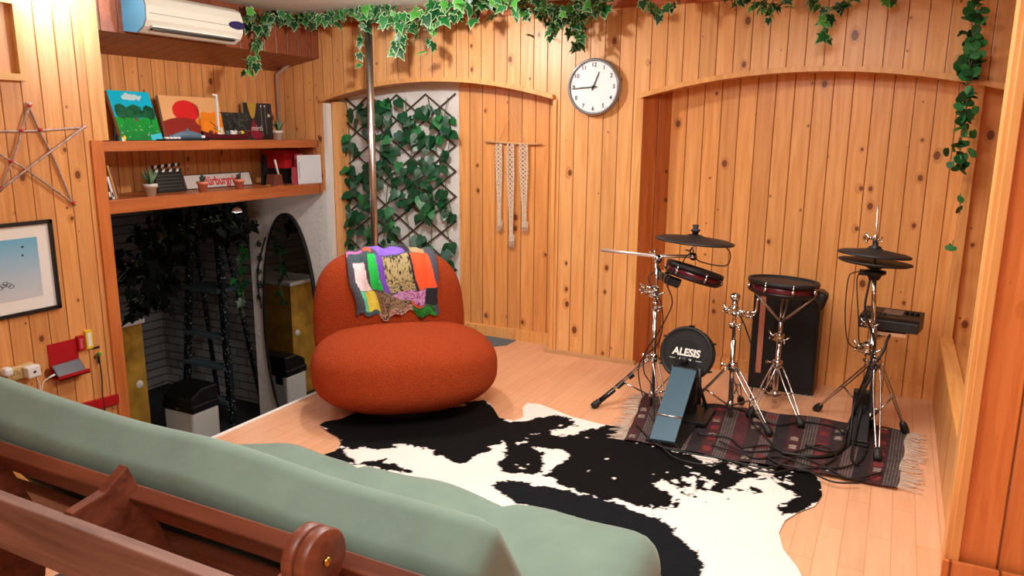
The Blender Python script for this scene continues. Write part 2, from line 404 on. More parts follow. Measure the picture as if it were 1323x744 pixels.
# back wall, front layer with the two arched recesses cut out
xs = []
def seg(a, b, f, n=1):
    for i in range(n): xs.append((a+(b-a)*i/n, a+(b-a)*(i+1)/n, f))
seg(-1.45, PC, lambda x: .93); seg(PC, PA, AL, 36); seg(PA, PB, lambda x: 0.0); seg(PB, 3.05, ARR, 36); seg(3.05, 4.3, lambda x: 1.542)
bm = nb()
for a, b, f in xs:
    pts = [(a, 0, f(a)), (b, 0, f(b)), (b, 0, ZC), (a, 0, ZC)]
    A = [bm.verts.new(q) for q in pts]; B = [bm.verts.new((q[0], D, q[2])) for q in pts]
    bm.faces.new(A); bm.faces.new(B[::-1]); bm.faces.new((A[1], A[0], B[0], B[1]))
for x, z0, z1 in ((PC, .93, 1.542), (PA, 0, 1.542), (PB, 0, 1.542), (-1.45, .93, ZC)):
    bm.faces.new([bm.verts.new(q) for q in ((x, 0, z0), (x, D, z0), (x, D, z1), (x, 0, z1))])
struct('wall_back', bm, M['pine_x'])
bm = nb(); prism(bm, [(PB-.004, .001, 0), (PB+.14, D, 0), (PB-.004, D, 0)], (0, 0, 1.60)); o = struct('wall_recess_side', bm, pine('pine_reveal_shadow', 'y', .09, c0=(170, 86, 40), c1=(194, 108, 54)))  # splayed reveal; the pilaster's shadow is put into its shape and darker boards
bm = nb(); box(bm, (.015, D-.01, 0), (PA, D+.02, 1.7)); struct('wall_recess_left', bm, M['pine_x_recess'])
bm = nb(); box(bm, (PB, D-.01, 0), (4.3, D+.02, 1.7)); struct('wall_recess_right', bm, M['pine_x_recess'])
bm = nb(); box(bm, (PC-.05, D-.016, -1.0), (.015, D+.02, 1.7)); struct('wall_recess_plaster', bm, M['plaster'])
bm = nb(); box(bm, (-1.752, 0, -1.0), (PC+.003, .14, .93)); struct('wall_back_plaster', bm, M['plaster'])
bm = nb(); box(bm, (PC+.11, .03, -1.0), (.04, .14, -.0)); struct('wall_under_recess', bm, M['plaster'])
bm = nb(); box(bm, (-3.4, .42, -1.0), (-1.6, .47, 1.3)); struct('wall_brick', bm, M['brick'])
bm = nb(); box(bm, (-3.4, -2.6, -1.0), (-3.35, .42, 1.3)); box(bm, (-3.4, -2.65, -1.0), (-1.45, -2.6, 1.3)); struct('wall_far_left', bm, M['brick'])
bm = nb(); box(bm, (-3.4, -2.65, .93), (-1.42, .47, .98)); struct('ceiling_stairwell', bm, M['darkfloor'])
bm = nb(); box(bm, (-1.45, -5.6, -1.0), (XL, -1.665, ZC)); struct('wall_left', bm, M['pine_y'])
bm = nb(); box(bm, (-1.46, -1.66, .93), (-1.40, 0, ZC)); struct('wall_niche', bm, M['pine_y'])
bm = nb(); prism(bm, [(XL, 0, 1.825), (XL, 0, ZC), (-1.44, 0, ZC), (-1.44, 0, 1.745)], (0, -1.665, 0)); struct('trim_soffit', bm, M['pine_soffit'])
bm = nb(); box(bm, (XL-.05, -1.72, -1.0), (XL+.012, -1.655, 1.29)); struct('trim_post', bm, M['pine_red'])
bm = nb(); box(bm, (XL-.02, -1.70, 1.29), (XL+.008, -1.62, ZC)); struct('trim_post_upper', bm, M['pine_trim'])
bm = nb(); box(bm, (-3.4, -5.65, -1.0), (4.3, -5.6, ZC)); struct('wall_rear', bm, M['pine_x'])
bm = nb(); box(bm, (4.3, -5.6, 0), (4.35, D, ZC)); struct('wall_right_outer', bm, M['pine_y'])
# curved mouldings over the arches
def moulding(nm, a, b, f):
    bm = nb(); n = 40; prev = None
    for i in range(n+1):
        x = a+(b-a)*i/n; z = f(x)
        ring = [bm.verts.new(q) for q in ((x, -.028, z-.006), (x, -.028, z+.020), (x, .004, z+.020), (x, .004, z-.006))]
        if prev:
            for k in range(4): bm.faces.new((prev[k], prev[(k+1) % 4], ring[(k+1) % 4], ring[k]))
        else: bm.faces.new(ring[::-1])
        prev = ring
    bm.faces.new(prev); struct(nm, bm, M['pine_trim'])
moulding('trim_arch_left', PC, PA, AL); moulding('trim_arch_right', PB, 3.05, ARR)
for i, (x0, x1, z1) in enumerate(((PA-.004, PA+.018, 1.535), (PB-.02, PB+.014, 1.535))):
    bm = nb(); box(bm, (x0, -.012, 0.02), (x1, .002, z1)); struct(f'trim_{i+3}', bm, M['pine_trim'])
bm = nb(); box(bm, (-1.4, -.035, 2.018), (4.3, 0, ZC)); struct('trim_cornice', bm, M['cornice'])
# white strip and wood strip at the left edge of the left recess
bm = nb(); box(bm, (PC+.004, .0, -1.0), (PC+.036, .05, 1.53)); struct('trim_5', bm, M['white'])
bm = nb(); box(bm, (PC+.04, .05, -1.0), (PC+.10, D, 1.54)); struct('trim_6', bm, M['pine_x'])
bm = nb(); box(bm, (PA-.03, -.028, 0), (PB+.03, 0, .022)); struct('baseboard_pilaster', bm, M['beige_tile'])
bm = nb(); box(bm, (.018, D-.035, 0), (PA, D-.01, .072)); struct('baseboard_recess_left', bm, M['pine_trim'])
bm = nb(); box(bm, (PB, D-.035, 0), (3.3, D-.01, .075)); struct('baseboard_recess_right', bm, M['pine_x_recess'])
# right side: half-height parapet, niche behind it, and the front wall section
XR = 2.868; YF = -1.60
zc = at(1232, 433, 'y', .1)[2]
bm = nb(); box(bm, (XR, YF, 0), (XR+.045, D-.012, .33)); struct('wall_right_low', bm, pine('pine_parapet', 'y', .34, c0=(204, 140, 74), c1=(230, 170, 104), gcol=(150, 90, 44)))
bm = nb(); box(bm, (XR-.004, YF, .33), (XR+.055, D-.012, .348)); struct('trim_parapet_cap', bm, M['pine_cap'])
bm = nb(); box(bm, (XR+.055, YF, .29), (4.3, D-.012, .31)); struct('floor_niche', bm, M['pine_cap'])
bm = nb(); box(bm, (XR+.01, D-.07, .348), (XR+.05, D-.012, ZC)); struct('trim_7', bm, M['pine_trim'])
bm = nb(); box(bm, (XR-.01, YF-.06, 0), (4.3, YF, ZC)); struct('wall_right', bm, pine('pine_front_right', 'x', .115, c0=(198, 112, 56), c1=(220, 136, 74), gcol=(96, 40, 14), off=.05))
bm = nb()
box(bm, (XR-.026, YF-.07, .0), (XR-.008, YF+.012, ZC)); box(bm, (XR-.012, YF-.078, 0), (XR+.014, YF-.06, ZC))
struct('trim_8', bm, M['pine_trim'], bev=.003)
bm = nb(); box(bm, (XR+.226, YF-.085, 0), (XR+.25, YF-.06, ZC)); struct('trim_9', bm, M['pine_trim'], bev=.003)
bm = nb(); box(bm, (XR-.03, YF-.095, 0), (XR+.224, YF-.078, .07)); struct('baseboard_right', bm, M['pine_red'])
# window in the left wall, top left corner of the photo
wp = at(31, 105, 'x', XL)
bm = nb()
y1, z0 = wp[1], wp[2]
box(bm, (XL+.001, y1-.6, z0-.0), (XL+.03, y1, z0+.03)); box(bm, (XL+.001, y1-.03, z0+.03), (XL+.03, y1, z0+.33)); box(bm, (XL+.001, y1-.6, z0+.33), (XL+.03, y1, z0+.36))
w = struct('window_1', bm, plain('window_casing', srgb(214,160,92), .5))
bm = nb(); box(bm, (XL+.001, y1-.6, z0+.031), (XL+.008, y1-.12, z0+.329)); obj('pane', bm, plain('window_pane', srgb(226, 214, 180), .3, emit=.5), w)
# ------------------------------------------------------------------ pole, pipe
pp = at(484, 308, 'y', -.3)
t = thing('steel_pole', 'shiny round steel pole standing from floor to ceiling behind the rust armchair', 'pole', (pp[0], -.3, 0))
bm = nb(); tube(bm, [(pp[0], -.3, .0), (pp[0], -.3, ZC)], .022, 20); obj('shaft', bm, M['steel'], t)
bm = nb(); lathe(bm, [(.05, 0), (.05, .008), (.026, .014), (.026, .03)], (pp[0], -.3, 0)); obj('floor_flange', bm, M['steel'], t)
bm = nb(); q = [at(383, 22, 'y', -.05), at(384, 74, 'y', -.05), at(357, 96, 'x', -1.36), at(357, 175, 'x', -1.36)]
q[0][2] = ZC; q[2][1] = q[3][1] = -.03; q[3][2] = 1.29
tube(bm, curve_pts([q[0], q[0]*.5+q[1]*.5, q[1]], 2)+[q[2], q[3]], .013, 12)
tag(obj('drain_pipe', bm, plain('pipe_paint', srgb(176, 152, 140), .5)), 'beige pipe bending down the wall corner above the shelf', 'pipe')
bm = nb(); a = at(386, 76, 'y', -.03); b_ = at(400, 76, 'y', -.03); tube(bm, [a, b_], .007, 8); tube(bm, [b_, b_+Vector((0, .03, 0))], .009, 8)
tag(obj('pipe_bracket', bm, M['dark_paint']), 'small dark pipe bracket on the pine wall beside the bent pipe', 'bracket')
# ------------------------------------------------------------------ shelves
def shelf(label, z0, z1, yr, back=-1.40):
    t = thing('wall_shelf', label, 'shelf', ((XL+back)/2, -.85, z0))
    bm = nb(); box(bm, (back, -1.652, z1-.03), (XL-.022, yr, z1)); obj('board', bm, M['shelf_wood'], t)
    bm = nb(); box(bm, (XL-.022, -1.66, z0), (XL+.004, yr, z1+.001)); obj('front_edge', bm, M['shelf_wood'], t, bev=.003)
    return t
S1, S2 = 1.283, .985
shelf('upper pine shelf with paintings and toys on it', 1.232, S1, -.045)
shelf('lower pine shelf with plant pots, sign and books on it', .915, S2, -.02)
bm = nb(); box(bm, (-1.40, -.06, S2), (XL-.03, -.035, 1.232)); struct('trim_10', bm, M['shelf_wood'])
# ------------------------------------------------------------------ air conditioner
XF = XL+.17
yl, yr = at(188, 20, 'x', XF)[1], at(314, 30, 'x', XF)[1]; zb = at(250, 49, 'x', XF)[2]
t = thing('air_conditioner', 'white split air conditioner mounted high on the left wall soffit', 'air conditioner', (XL+.08, (yl+yr)/2, zb))
bm = nb(); prof = [(XL, zb+.01), (XL+.10, zb), (XF-.02, zb+.028), (XF, zb+.06), (XF+.004, zb+.13), (XF-.012, zb+.175), (XF-.05, zb+.195), (XL, zb+.195)]
prism(bm, [(x, yl, z) for x, z in prof], (0, yr-yl, 0)); obj('body', bm, M['offwhite'], t, bev=.008)
bm = nb(); prism(bm, [(x, yl-.004, z) for x, z in prof], (0, .006, 0)); obj('side_panel', bm, M['blue_tint'], t)
bm = nb(); box(bm, (XF-.055, yl+.05, zb+.014), (XF-.018, yr-.05, zb+.024)); obj('air_slot', bm, M['black'], t)
bm = nb(); box(bm, (XF-.03, yl+.04, zb+.028), (XF-.001, yr-.04, zb+.036)); obj('louvre', bm, M['white'], t)
bm = nb(); box(bm, (XF+.002, yl+.02, zb+.092), (XF+.006, yr-.08, zb+.094)); obj('panel_seam', bm, plain('seam', srgb(140, 140, 134), .6), t)
bm = nb(); cy = yr-.045; prism(bm, [(XF+.001, cy+.05*math.cos(a)*(1 if math.cos(a) > 0 else 1.3), zb+.10+.022*math.sin(a)) for a in [2*PI*k/24 for k in range(24)]], (.007, 0, 0)); obj('badge', bm, M['logo_purple'], t)
# ------------------------------------------------------------------ ceiling lamp over the left wall (glare in the photo)
t = thing('strip_light', 'bright white tube light by the ceiling over the left pine wall', 'lamp', (XL+.12, -1.85, 2.0))
bm = nb(); box(bm, (XL+.06, -2.15, 2.02), (XL+.14, -1.50, 2.07)); obj('housing', bm, M['white'], t)
bm = nb(); tube(bm, [(XL+.10, -2.12, 2.004), (XL+.10, -1.53, 2.004)], .013, 12); obj('tube', bm, M['tube_glow'], t)
# ------------------------------------------------------------------ clock
CX, CZ, CR = 1.012, 1.600, .158
t = thing('wall_clock', 'round white wall clock with grey rim on the pine pillar', 'clock', (CX, 0, CZ))
Rm = Matrix(((1, 0, 0, CX), (0, 0, -1, 0), (0, 1, 0, CZ), (0, 0, 0, 1)))   # local xy -> wall plane, z -> out
bm = nb(); lathe(bm, [(CR-.014, .0), (CR-.002, .01), (CR, .03), (CR-.004, .046), (CR-.012, .05), (CR-.016, .046), (CR-.018, .034)], (CX, 0, CZ), (0, -1, 0), 64); obj('rim', bm, plain('clock_rim', srgb(150, 152, 158), .25, .5), t)
bm = nb(); lathe(bm, [(0, .036), (CR-.016, .036)], (CX, 0, CZ), (0, -1, 0), 64)
fc = obj('face', bm, plain('clock_face', srgb(246, 248, 250), .5), t)
for h in range(1, 13):
    a = PI/2-h*PI/6; r = CR*.76
    text(str(h), .032, Rm@Matrix.Translation((r*math.cos(a), r*math.sin(a), .037)), M['ink'], fc, 'numeral', bold=.0004)
bm = nb()
for k in range(60):
    a = k*PI/30; r0, r1 = CR*.865, CR*.865+(.006 if k % 5 else .009)
    w = .0008 if k % 5 else .0014; c, s = math.cos(a), math.sin(a)
    prism(bm, [Rm@Vector((c*r0-s*w, s*r0+c*w, .037)), Rm@Vector((c*r0+s*w, s*r0-c*w, .037)), Rm@Vector((c*r1+s*w, s*r1-c*w, .037)), Rm@Vector((c*r1-s*w, s*r1+c*w, .037))], (0, -.0005, 0))
obj('minute_track', bm, M['ink'], fc)
def hand(nm, ang, L, w, z, m, tail=.02):
    bm = nb(); d = Vector((math.cos(ang), math.sin(ang), 0)); n = Vector((-d[1], d[0], 0)); zz = Vector((0, 0, z))
    prism(bm, [Rm@(-d*tail+n*w+zz), Rm@(-d*tail-n*w+zz), Rm@(d*L-n*w*.5+zz), Rm@(d*L+n*w*.5+zz)], (0, -.0015, 0)); obj(nm, bm, m, t)
hand('hour_hand', PI/2-(12.73/12)*2*PI, .088, .0042, .040, M['ink']); hand('minute_hand', PI/2-(44.3/60)*2*PI, .132, .0034, .043, M['ink'])
hand('second_hand', PI/2-(44.8/60)*2*PI, .135, .0008, .046, plain('second_green', srgb(40, 150, 110), .5), .03)
bm = nb(); lathe(bm, [(.007, .037), (.007, .048), (0, .049)], (CX, 0, CZ), (0, -1, 0), 16); obj('hub', bm, M['ink'], t)
# ------------------------------------------------------------------ macrame hanging
y0 = D-.03
def W(u, v): return at(u, v, 'y', y0)
t = thing('macrame_hanging', 'cream macrame wall hanging with three knotted strands on a stick in the left recess', 'wall hanging', tuple(W(662, 184)))
bm = nb(); tube(bm, [W(627, 183), W(650, 184), W(676, 186), W(700, 186)], [.006, .0075, .0075, .006], 10); obj('dowel', bm, plain('dowel_wood', srgb(206, 160, 112), .6), t)
bm = nb(); tube(bm, [W(645, 182), W(661, 144), W(678, 184)], .0016, 6); obj('hanging_cord', bm, M['rope'], t)
def strand(ua, ub, vend, wend):
    """two diamond-plaited cords hanging from the dowel"""
    bm = nb(); top = W((ua+ub)/2, 186); bot = W((ua+ub)/2+1, vend); half = (W(ub, 186)-W(ua, 186)).length/2; L = top[2]-bot[2]
    n = 90; N = 5
    for s in range(N):
        pts = []
        for i in range(n+1):
            f = i/n; wd = half*(1-.55*min(1, max(0, (f-.30)/.5))); ph = f*26+s*2*PI/N
            pts.append(Vector((top[0]+(bot[0]-top[0])*f+math.sin(ph)*wd*(.75), y0-.004+math.cos(ph*2)*.004, top[2]-L*f*.93)))
        tube(bm, pts, .0042, 6)
    for s in range(9):
        x = bot[0]+(s-4)*half*.14; tube(bm, [(x, y0, top[2]-L*.86), (x+random.uniform(-.004, .004), y0-.004, bot[2]+random.uniform(0, .02))], .0022, 5)
    obj('strand', bm, M['rope'], t)
strand(640, 650, 300, 0); strand(654, 666, 322, 0); strand(670, 684, 302, 0)
# ------------------------------------------------------------------ star made of sticks
xs_ = XL+.010
def L_(u, v, x=xs_): return at(u, v, 'x', x)
sp = dict(top=L_(37, 137), r=L_(106, 165), br=L_(93, 262), bl=L_(1, 243), l=L_(-42, 172))
t = thing('stick_star', 'five-pointed star of thin sticks tied with red ribbon on the left wall', 'wall decoration', tuple(L_(35, 200)))
ed = [('top', 'br'), ('top', 'bl'), ('r', 'bl'), ('l', 'r'), ('l', 'br')]
for i, (a, b) in enumerate(ed):
    A, B = sp[a], sp[b]; d = (B-A).normalized()*.018; off = Vector((.006*(i % 3), 0, 0)); mid = (A+B)/2+Vector((0, .006, -.004 if i % 2 else .006))
    bm = nb(); tube(bm, curve_pts([A-d+off, A*.7+B*.3+off, mid+off, B+d+off], 5), [.0055]*4+[.005]*12, 8); obj('stick', bm, M['stick'], t)
def cross2(a, b, c, d):
    A, B, C2, D2 = sp[a], sp[b], sp[c], sp[d]; r = B-A; s = D2-C2
    den = r[1]*s[2]-r[2]*s[1]; tt = ((C2[1]-A[1])*s[2]-(C2[2]-A[2])*s[1])/den; return A+r*tt
ties = list(sp.values())+[cross2(*ed[0], *ed[2]), cross2(*ed[0], *ed[3]), cross2(*ed[1], *ed[3]), cross2(*ed[1], *ed[4]), cross2(*ed[2], *ed[4])]
for p in ties:
    bm = nb(); bmesh.ops.create_uvsphere(bm, u_segments=10, v_segments=6, radius=.009, matrix=Matrix.Translation(p+Vector((.006, 0, 0))))
    tube(bm, [p+Vector((.01, 0, 0)), p+Vector((.012, .012, .006))], .002, 5); obj('ribbon_tie', bm, M['redcloth'], t)
# ------------------------------------------------------------------ framed print
tr, br_ = L_(70, 283, XL+.022), L_(77, 398, XL+.022)
yR, zt, zb_ = (tr[1]+br_[1])/2, tr[2], br_[2]; yL = yR-.50
t = thing('framed_print', 'black framed pale blue print with white mat on the left pine wall', 'picture', (XL, (yL+yR)/2, zb_))
bm = nb()
for lo, hi in (((XL, yL, zb_), (XL+.024, yR, zb_+.016)), ((XL, yL, zt-.016), (XL+.024, yR, zt)), ((XL, yL, zb_), (XL+.024, yL+.016, zt)), ((XL, yR-.016, zb_), (XL+.024, yR, zt))): box(bm, lo, hi)
obj('frame', bm, M['black'], t)
bm = nb(); box(bm, (XL+.002, yL+.012, zb_+.012), (XL+.010, yR-.012, zt-.012)); obj('mat_board', bm, M['paper'], t)
def pic(U, V):
    c = lin(120, 184, 214)*(1-(V*0+U*0+ (1-V))[..., None]*.0); c = lin(206, 208, 212)*(1-V[..., None])+lin(104, 178, 212)*V[..., None]
    for (cx, cy, r) in ((.80, .86, .018), (.79, .72, .018)): c = np.where((((U-cx)**2+((V-cy))**2) < r*r)[..., None], lin(30, 60, 80), c)
    for k in range(5):
        cx, cy = .46+.035*k, .30-.03*abs(k-2); c = np.where((np.abs(np.hypot((U-cx), (V-cy)*1.0)-.03) < .006)[..., None], lin(80, 84, 92), c)
    return c
m_ = .075
colgrid('print', lambda U, V: (U*0+XL+.0115, yL+m_+U*(yR-yL-2*m_), zb_+m_+V*(zt-zb_-2*m_)), pic, 120, 110, attrmat('print_paper', .4), t)
# ------------------------------------------------------------------ charging corner on the left wall
t = thing('wall_phone_tray', 'red wall tray holding a phone above the sofa back', 'tray', tuple(L_(80, 480, XL)))
bm = nb(); a, b_ = L_(61, 446, XL+.004), L_(100, 470, XL+.004); box(bm, (XL, a[1], b_[2]-.03), (XL+.006, b_[1]+.01, a[2]+.0)); obj('back_plate', bm, M['red'], t)
bm = nb(); box(bm, (XL, a[1], b_[2]-.04), (XL+.07, b_[1]+.02, b_[2]-.034)); box(bm, (XL+.066, a[1], b_[2]-.04), (XL+.07, b_[1]+.02, b_[2]-.018)); obj('ledge', bm, M['red'], t)
zt_ = b_[2]-.034
bm = nb(); Mx = frame_mat((XL+.036, (a[1]+b_[1])/2+.005, zt_+.034), (0, 1, 0.02), (.75, 0, .66)); box(bm, (-.072, -.036, -.004), (.072, .036, .004), M4=Mx)
o = obj('mobile_phone', bm, M['glass_dark'], bev=.004); tag(o, 'dark mobile phone lying in the red wall tray, charging', 'phone')
pb = Mx@Vector((-.078, -.01, 0))
bm = nb(); tube(bm, [pb, pb+Vector((0, -.03, -.008))], .005, 8); q0 = pb+Vector((0, -.03, -.008))
tube(bm, curve_pts([q0, q0+Vector((0, -.03, -.02)), q0+Vector((.01, -.05, -.09)), q0+Vector((.02, -.03, -.22)), q0+Vector((.02, 0, -.36))], 8), .0022, 6)
tube(bm, curve_pts([L_(48, 488, XL+.06), L_(52, 500, XL+.06), L_(50, 530, XL+.05), L_(46, 560, XL+.05)], 6), .0022, 6)
tag(obj('charging_cable', bm, M['white']), 'thin white charging cable hanging from the phone behind the sofa', 'cable')
for (u0, v0, u1, v1, mm, lb, tx) in ((100, 435, 110, 452, M['red'], 'small red box on the left wall beside the phone tray', None), (110, 428, 121, 449, M['yellow'], 'small yellow box on the left wall right of the red box', 1)):
    a, b_ = L_(u0, v0, XL+.02), L_(u1, v1, XL+.02)
    t = thing('match_box', lb, 'box', (XL, (a[1]+b_[1])/2, b_[2])); bm = nb(); box(bm, (XL, a[1], b_[2]), (XL+.022, b_[1], a[2])); obj('case', bm, mm, t)
    bm = nb(); box(bm, (XL+.022, a[1]+.008, b_[2]+.012), (XL+.0235, b_[1]-.008, a[2]-.012)); obj('card', bm, M['paper'] if tx else M['pinkbook'], t)
kp = L_(125, 449, XL+.01)
t = thing('key_hook', 'bunch of keys with green tag hanging from a wall hook', 'keys', tuple(kp))
bm = nb(); tube(bm, [kp+Vector((-.01, 0, 0)), kp+Vector((.012, 0, 0)), kp+Vector((.016, 0, .008))], .003, 8); box(bm, (XL, kp[1]-.02, kp[2]-.004), (XL+.006, kp[1]+.02, kp[2]+.004)); obj('hook', bm, M['black'], t)
bm = nb(); lathe(bm, [(.0, 0), (.009, .0), (.009, .01), (0, .01)], kp+Vector((.012, .0, -.03)), (1, 0, 0), 12); obj('fob', bm, M['leaf3'], t)
bm = nb(); box(bm, (XL+.012, kp[1]+.008, kp[2]-.045), (XL+.018, kp[1]+.02, kp[2]-.02)); obj('light_tag', bm, M['yellow'], t)
for k in range(2):
    bm = nb(); y = kp[1]-.004+.008*k; box(bm, (XL+.012+.004*k, y-.004, kp[2]-.085), (XL+.014+.004*k, y+.004, kp[2]-.03)); obj('key', bm, M['chrome'], t)
bm = nb(); tube(bm, curve_pts([kp+Vector((.008, .0, -.05)), kp+Vector((.006, .006, -.16)), kp+Vector((.008, -.002, -.27)), kp+Vector((.01, .004, -.36))], 6), .003, 6); obj('lanyard', bm, M['dark_paint'], t)
a, b_ = L_(0, 500, XL+.03), L_(40, 476, XL+.03)
t = thing('power_strip', 'beige power strip with round sockets on the left wall above the sofa', 'power strip', (XL, a[1], a[2]))
Mx = frame_mat(L_(8, 486, XL+.018), (0, 1, .05), (0, -.05, 1)); bm = nb(); box(bm, (-.17, -.016, -.032), (.125, .016, .032), M4=Mx); obj('body', bm, M['powerstrip'], t, bev=.008)
for k in range(5):
    bm = nb(); lathe(bm, [(.021, 0), (.021, .003), (.018, .003), (.017, -.004), (0, -.004)], Mx@Vector((-.13+.054*k, -.0165, 0)), (1, 0, 0), 20); s_ = obj('socket', bm, plain('socket_face', srgb(186, 156, 100), .5) if k == 0 else bpy.data.materials['socket_face'], t)
    bm = nb()
    for d in (-.007, .007): lathe(bm, [(.0026, 0), (0, .0008)], Mx@Vector((-.13+.054*k+d, -.0180, 0)), (1, 0, 0), 8)
    obj('contact', bm, M['ink'], s_)
t = thing('plug_adapter', 'white square phone charger plugged into the right end of the power strip', 'charger', tuple(Mx@Vector((.09, -.02, -.03))))
bm = nb(); box(bm, (.065, -.062, -.028), (.125, -.018, .026), M4=Mx); obj('body', bm, M['white'], t, bev=.006)
bm = nb(); box(bm, (.088, -.064, -.006), (.100, -.062, .004), M4=Mx); obj('port', bm, M['ink'], t)
bm = nb(); box(bm, (-.02, -.055, -.004), (.02, -.010, .036), M4=frame_mat(L_(4, 483, XL+.02), (0, 1, 0), (0, 0, 1))); tag(obj('white_plug', bm, M['white'], bev=.012), 'white plug in the left part of the power strip', 'plug')
bm = nb(); a, b_ = L_(92, 528, XL+.012), L_(152, 509, XL+.012); prism(bm, [(XL, a[1], a[2]-.05), (XL, b_[1], a[2]-.05), (XL, b_[1], b_[2]+.0), (XL, a[1], a[2]+.012)], (.02, 0, 0)); tag(obj('red_ledge', bm, M['red']), 'red painted strip low on the left wall beside the post', 'ledge')
# ------------------------------------------------------------------ things on the shelves
def Y(u, x, v=180): return at(u, v, 'x', x)[1]
def canvas(name, label, cat, u0, u1, xb, h, lean, z, fn, group=None, nx=90, nz=110, th=.02, side=None, front=.3):
    y0, y1 = Y(u0, xb), Y(u1, xb)
    t = thing(name, label, cat, (xb, (y0+y1)/2, z))
    w = y1-y0; up = Vector((-lean, 0, 1)).normalized(); nrm = Vector((1, 0, lean)).normalized(); b0 = Vector((xb, y0, z+.002))
    bm = nb(); prism(bm, [b0-nrm*th, b0-nrm*th+Vector((0, w, 0)), b0-nrm*th+Vector((0, w, 0))+up*h, b0-nrm*th+up*h], nrm*(th-.001)); obj('panel', bm, side or plain('canvas_edge', srgb(190, 160, 120), .8) if 'canvas_edge' not in bpy.data.materials else side or bpy.data.materials['canvas_edge'], t)
    colgrid('picture', lambda U, V: (b0[0]+up[0]*V*h+nrm[0]*.0005, b0[1]+U*w, b0[2]+up[2]*V*h+nrm[2]*.0005), fn, nx, nz, attrmat(name+'_paint', front), t)
    return t, b0, up, nrm, w
def paint_landscape(U, V):
    n = fbm(U, V, 14, 3); c = lin(0, 190, 230)*(1-V[..., None])+lin(0, 206, 246)*V[..., None]
    cl = (((U-.52)/.30)**2+((V-.87)/.055)**2 < 1+n*2) | (((U-.5)/.16)**2+((V-.90)/.06)**2 < 1+n*2); c = np.where(cl[..., None], lin(214, 244, 250), c)
    g = V < .46+.02*np.sin(U*9); gc = lin(10, 130, 60)*(1-V[..., None]*1.4)+lin(20, 190, 60)*(V[..., None]*1.4); c = np.where(g[..., None], gc*(1+n[..., None]*.6), c)
    for cx, cy, rx, ry, k in ((.2, .58, .17, .14, (14, 92, 66)), (.52, .60, .20, .13, (18, 112, 74)), (.86, .58, .16, .15, (10, 84, 60)), (.35, .54, .3, .09, (16, 100, 64)), (.7, .54, .3, .08, (16, 96, 60))):
        c = np.where(((((U-cx)/rx)**2+((V-cy)/ry)**2) < 1+n*1.2)[..., None], lin(*k)*(1+n[..., None]*1.5), c)
    for cx in (.2, .84): c = np.where(((np.abs(U-cx) < .008) & (V > .32) & (V < .5))[..., None], lin(40, 50, 40), c)
    c = np.where(((np.abs(U-.5) < .05) & (np.abs(V-.42) < .03))[..., None], lin(120, 84, 60), c)
    rs = np.random.RandomState(4)
    for k in range(26):
        cx, cy = rs.uniform(.05, .95), rs.uniform(.05, .3); c = np.where((np.hypot(U-cx, V-cy) < .012)[..., None], lin(*[(210, 220, 150), (120, 30, 40), (230, 230, 240)][k % 3]), c)
    c = np.where(((U > .72) & (V < .10+.06*(U-.72)*3))[..., None], lin(70, 210, 236), c)
    return c
canvas('canvas_painting', 'small canvas painting of green trees under a bright blue sky', 'painting', 158, 211, -1.24, .288, .36, S1, paint_landscape)
def paint_sun(U, V):
    c = np.ones(U.shape+(3,))*lin(246, 188, 128)
    c = np.where(((((U-.40)/.22)**2+((V-.66)/.25)**2) < 1)[..., None], lin(226, 34, 40), c)
    c = np.where(((((U-.30)/.42)**2+((V-.18)/.33)**2 < 1) & (U < .62))[..., None], lin(152, 40, 34), c)
    n = fbm(U, V, 6, 9); th = np.arctan2(V-.36, U-.80); r = np.hypot((U-.80)/.24, (V-.38)/.28)
    c = np.where((r < 1+.12*np.sin(th*7)+n*.3)[..., None], lin(250, 140, 30)*(1+.4*n[..., None]), c)
    return c
canvas('canvas_painting', 'peach canvas painting with red circle, maroon hill and orange burst', 'painting', 216, 292, -1.27, .262, .20, S1, paint_sun)
def paint_dark(U, V):
    n = fbm(U, V, 12, 5); c = lin(40, 40, 44)*(1+n[..., None]*2); m = np.abs(fbm(U, V, 5, 8)) < .03; c = np.where(m[..., None], lin(110, 100, 84), c)
    m = (np.abs(fbm(U, V, 7, 18)) < .02) & (U > .5); return np.where(m[..., None], lin(60, 120, 90), c)
canvas('canvas_painting', 'dark square painting with faint scribbles behind the toy ship', 'painting', 284, 325, -1.29, .172, .08, S1, paint_dark)
def paint_poster(U, V):
    c = np.ones(U.shape+(3,))*lin(34, 38, 42)
    y = (V > .58) & (np.abs(U-.30) < .16*np.sqrt(np.clip((V-.56)/.42, 0, 1))); c = np.where(y[..., None], lin(196, 160, 60), c)
    r = (V < .56) & (V > .1) & (np.abs(U-.32) < .20*(1-np.clip((V-.1)/.46, 0, 1))+.01); c = np.where(r[..., None], lin(150, 24, 54), c)
    r = (np.hypot((U-.42)/.22, (V-.1)/.1) < 1); c = np.where(r[..., None], lin(150, 24, 54), c)
    for cx in (.62, .76): c = np.where(((np.abs(U-cx) < .012) & (V > .12) & (V < .9))[..., None], lin(120, 124, 120), c); c = np.where((np.hypot(U-cx, V-.92) < .03)[..., None], lin(210, 210, 206), c)
    c = np.where((np.hypot(U-.88, (V-.66)) < .05)[..., None], lin(190, 190, 186), c); return c
t, b0, up, nrm, w = canvas('art_poster', 'black art board with yellow and red shapes and small white word', 'poster', 318, 354, -1.33, .24, .05, S1, paint_poster)
text('miró', .052, Matrix.Translation(b0+up*.072+Vector((0, w*.42, 0))+nrm*.002)@Matrix(((0, 0, 1, 0), (1, 0, 0, 0), (0, 1, 0, 0), (0, 0, 0, 1))), M['paper'], t)
def pot(bm, o, r, h):
    lathe(bm, [(r*.68, 0), (r*.92, h*.72), (r*1.08, h*.72), (r*1.08, h), (r*.94, h), (r*.9, h*.86), (0, h*.86)], o, n=24)
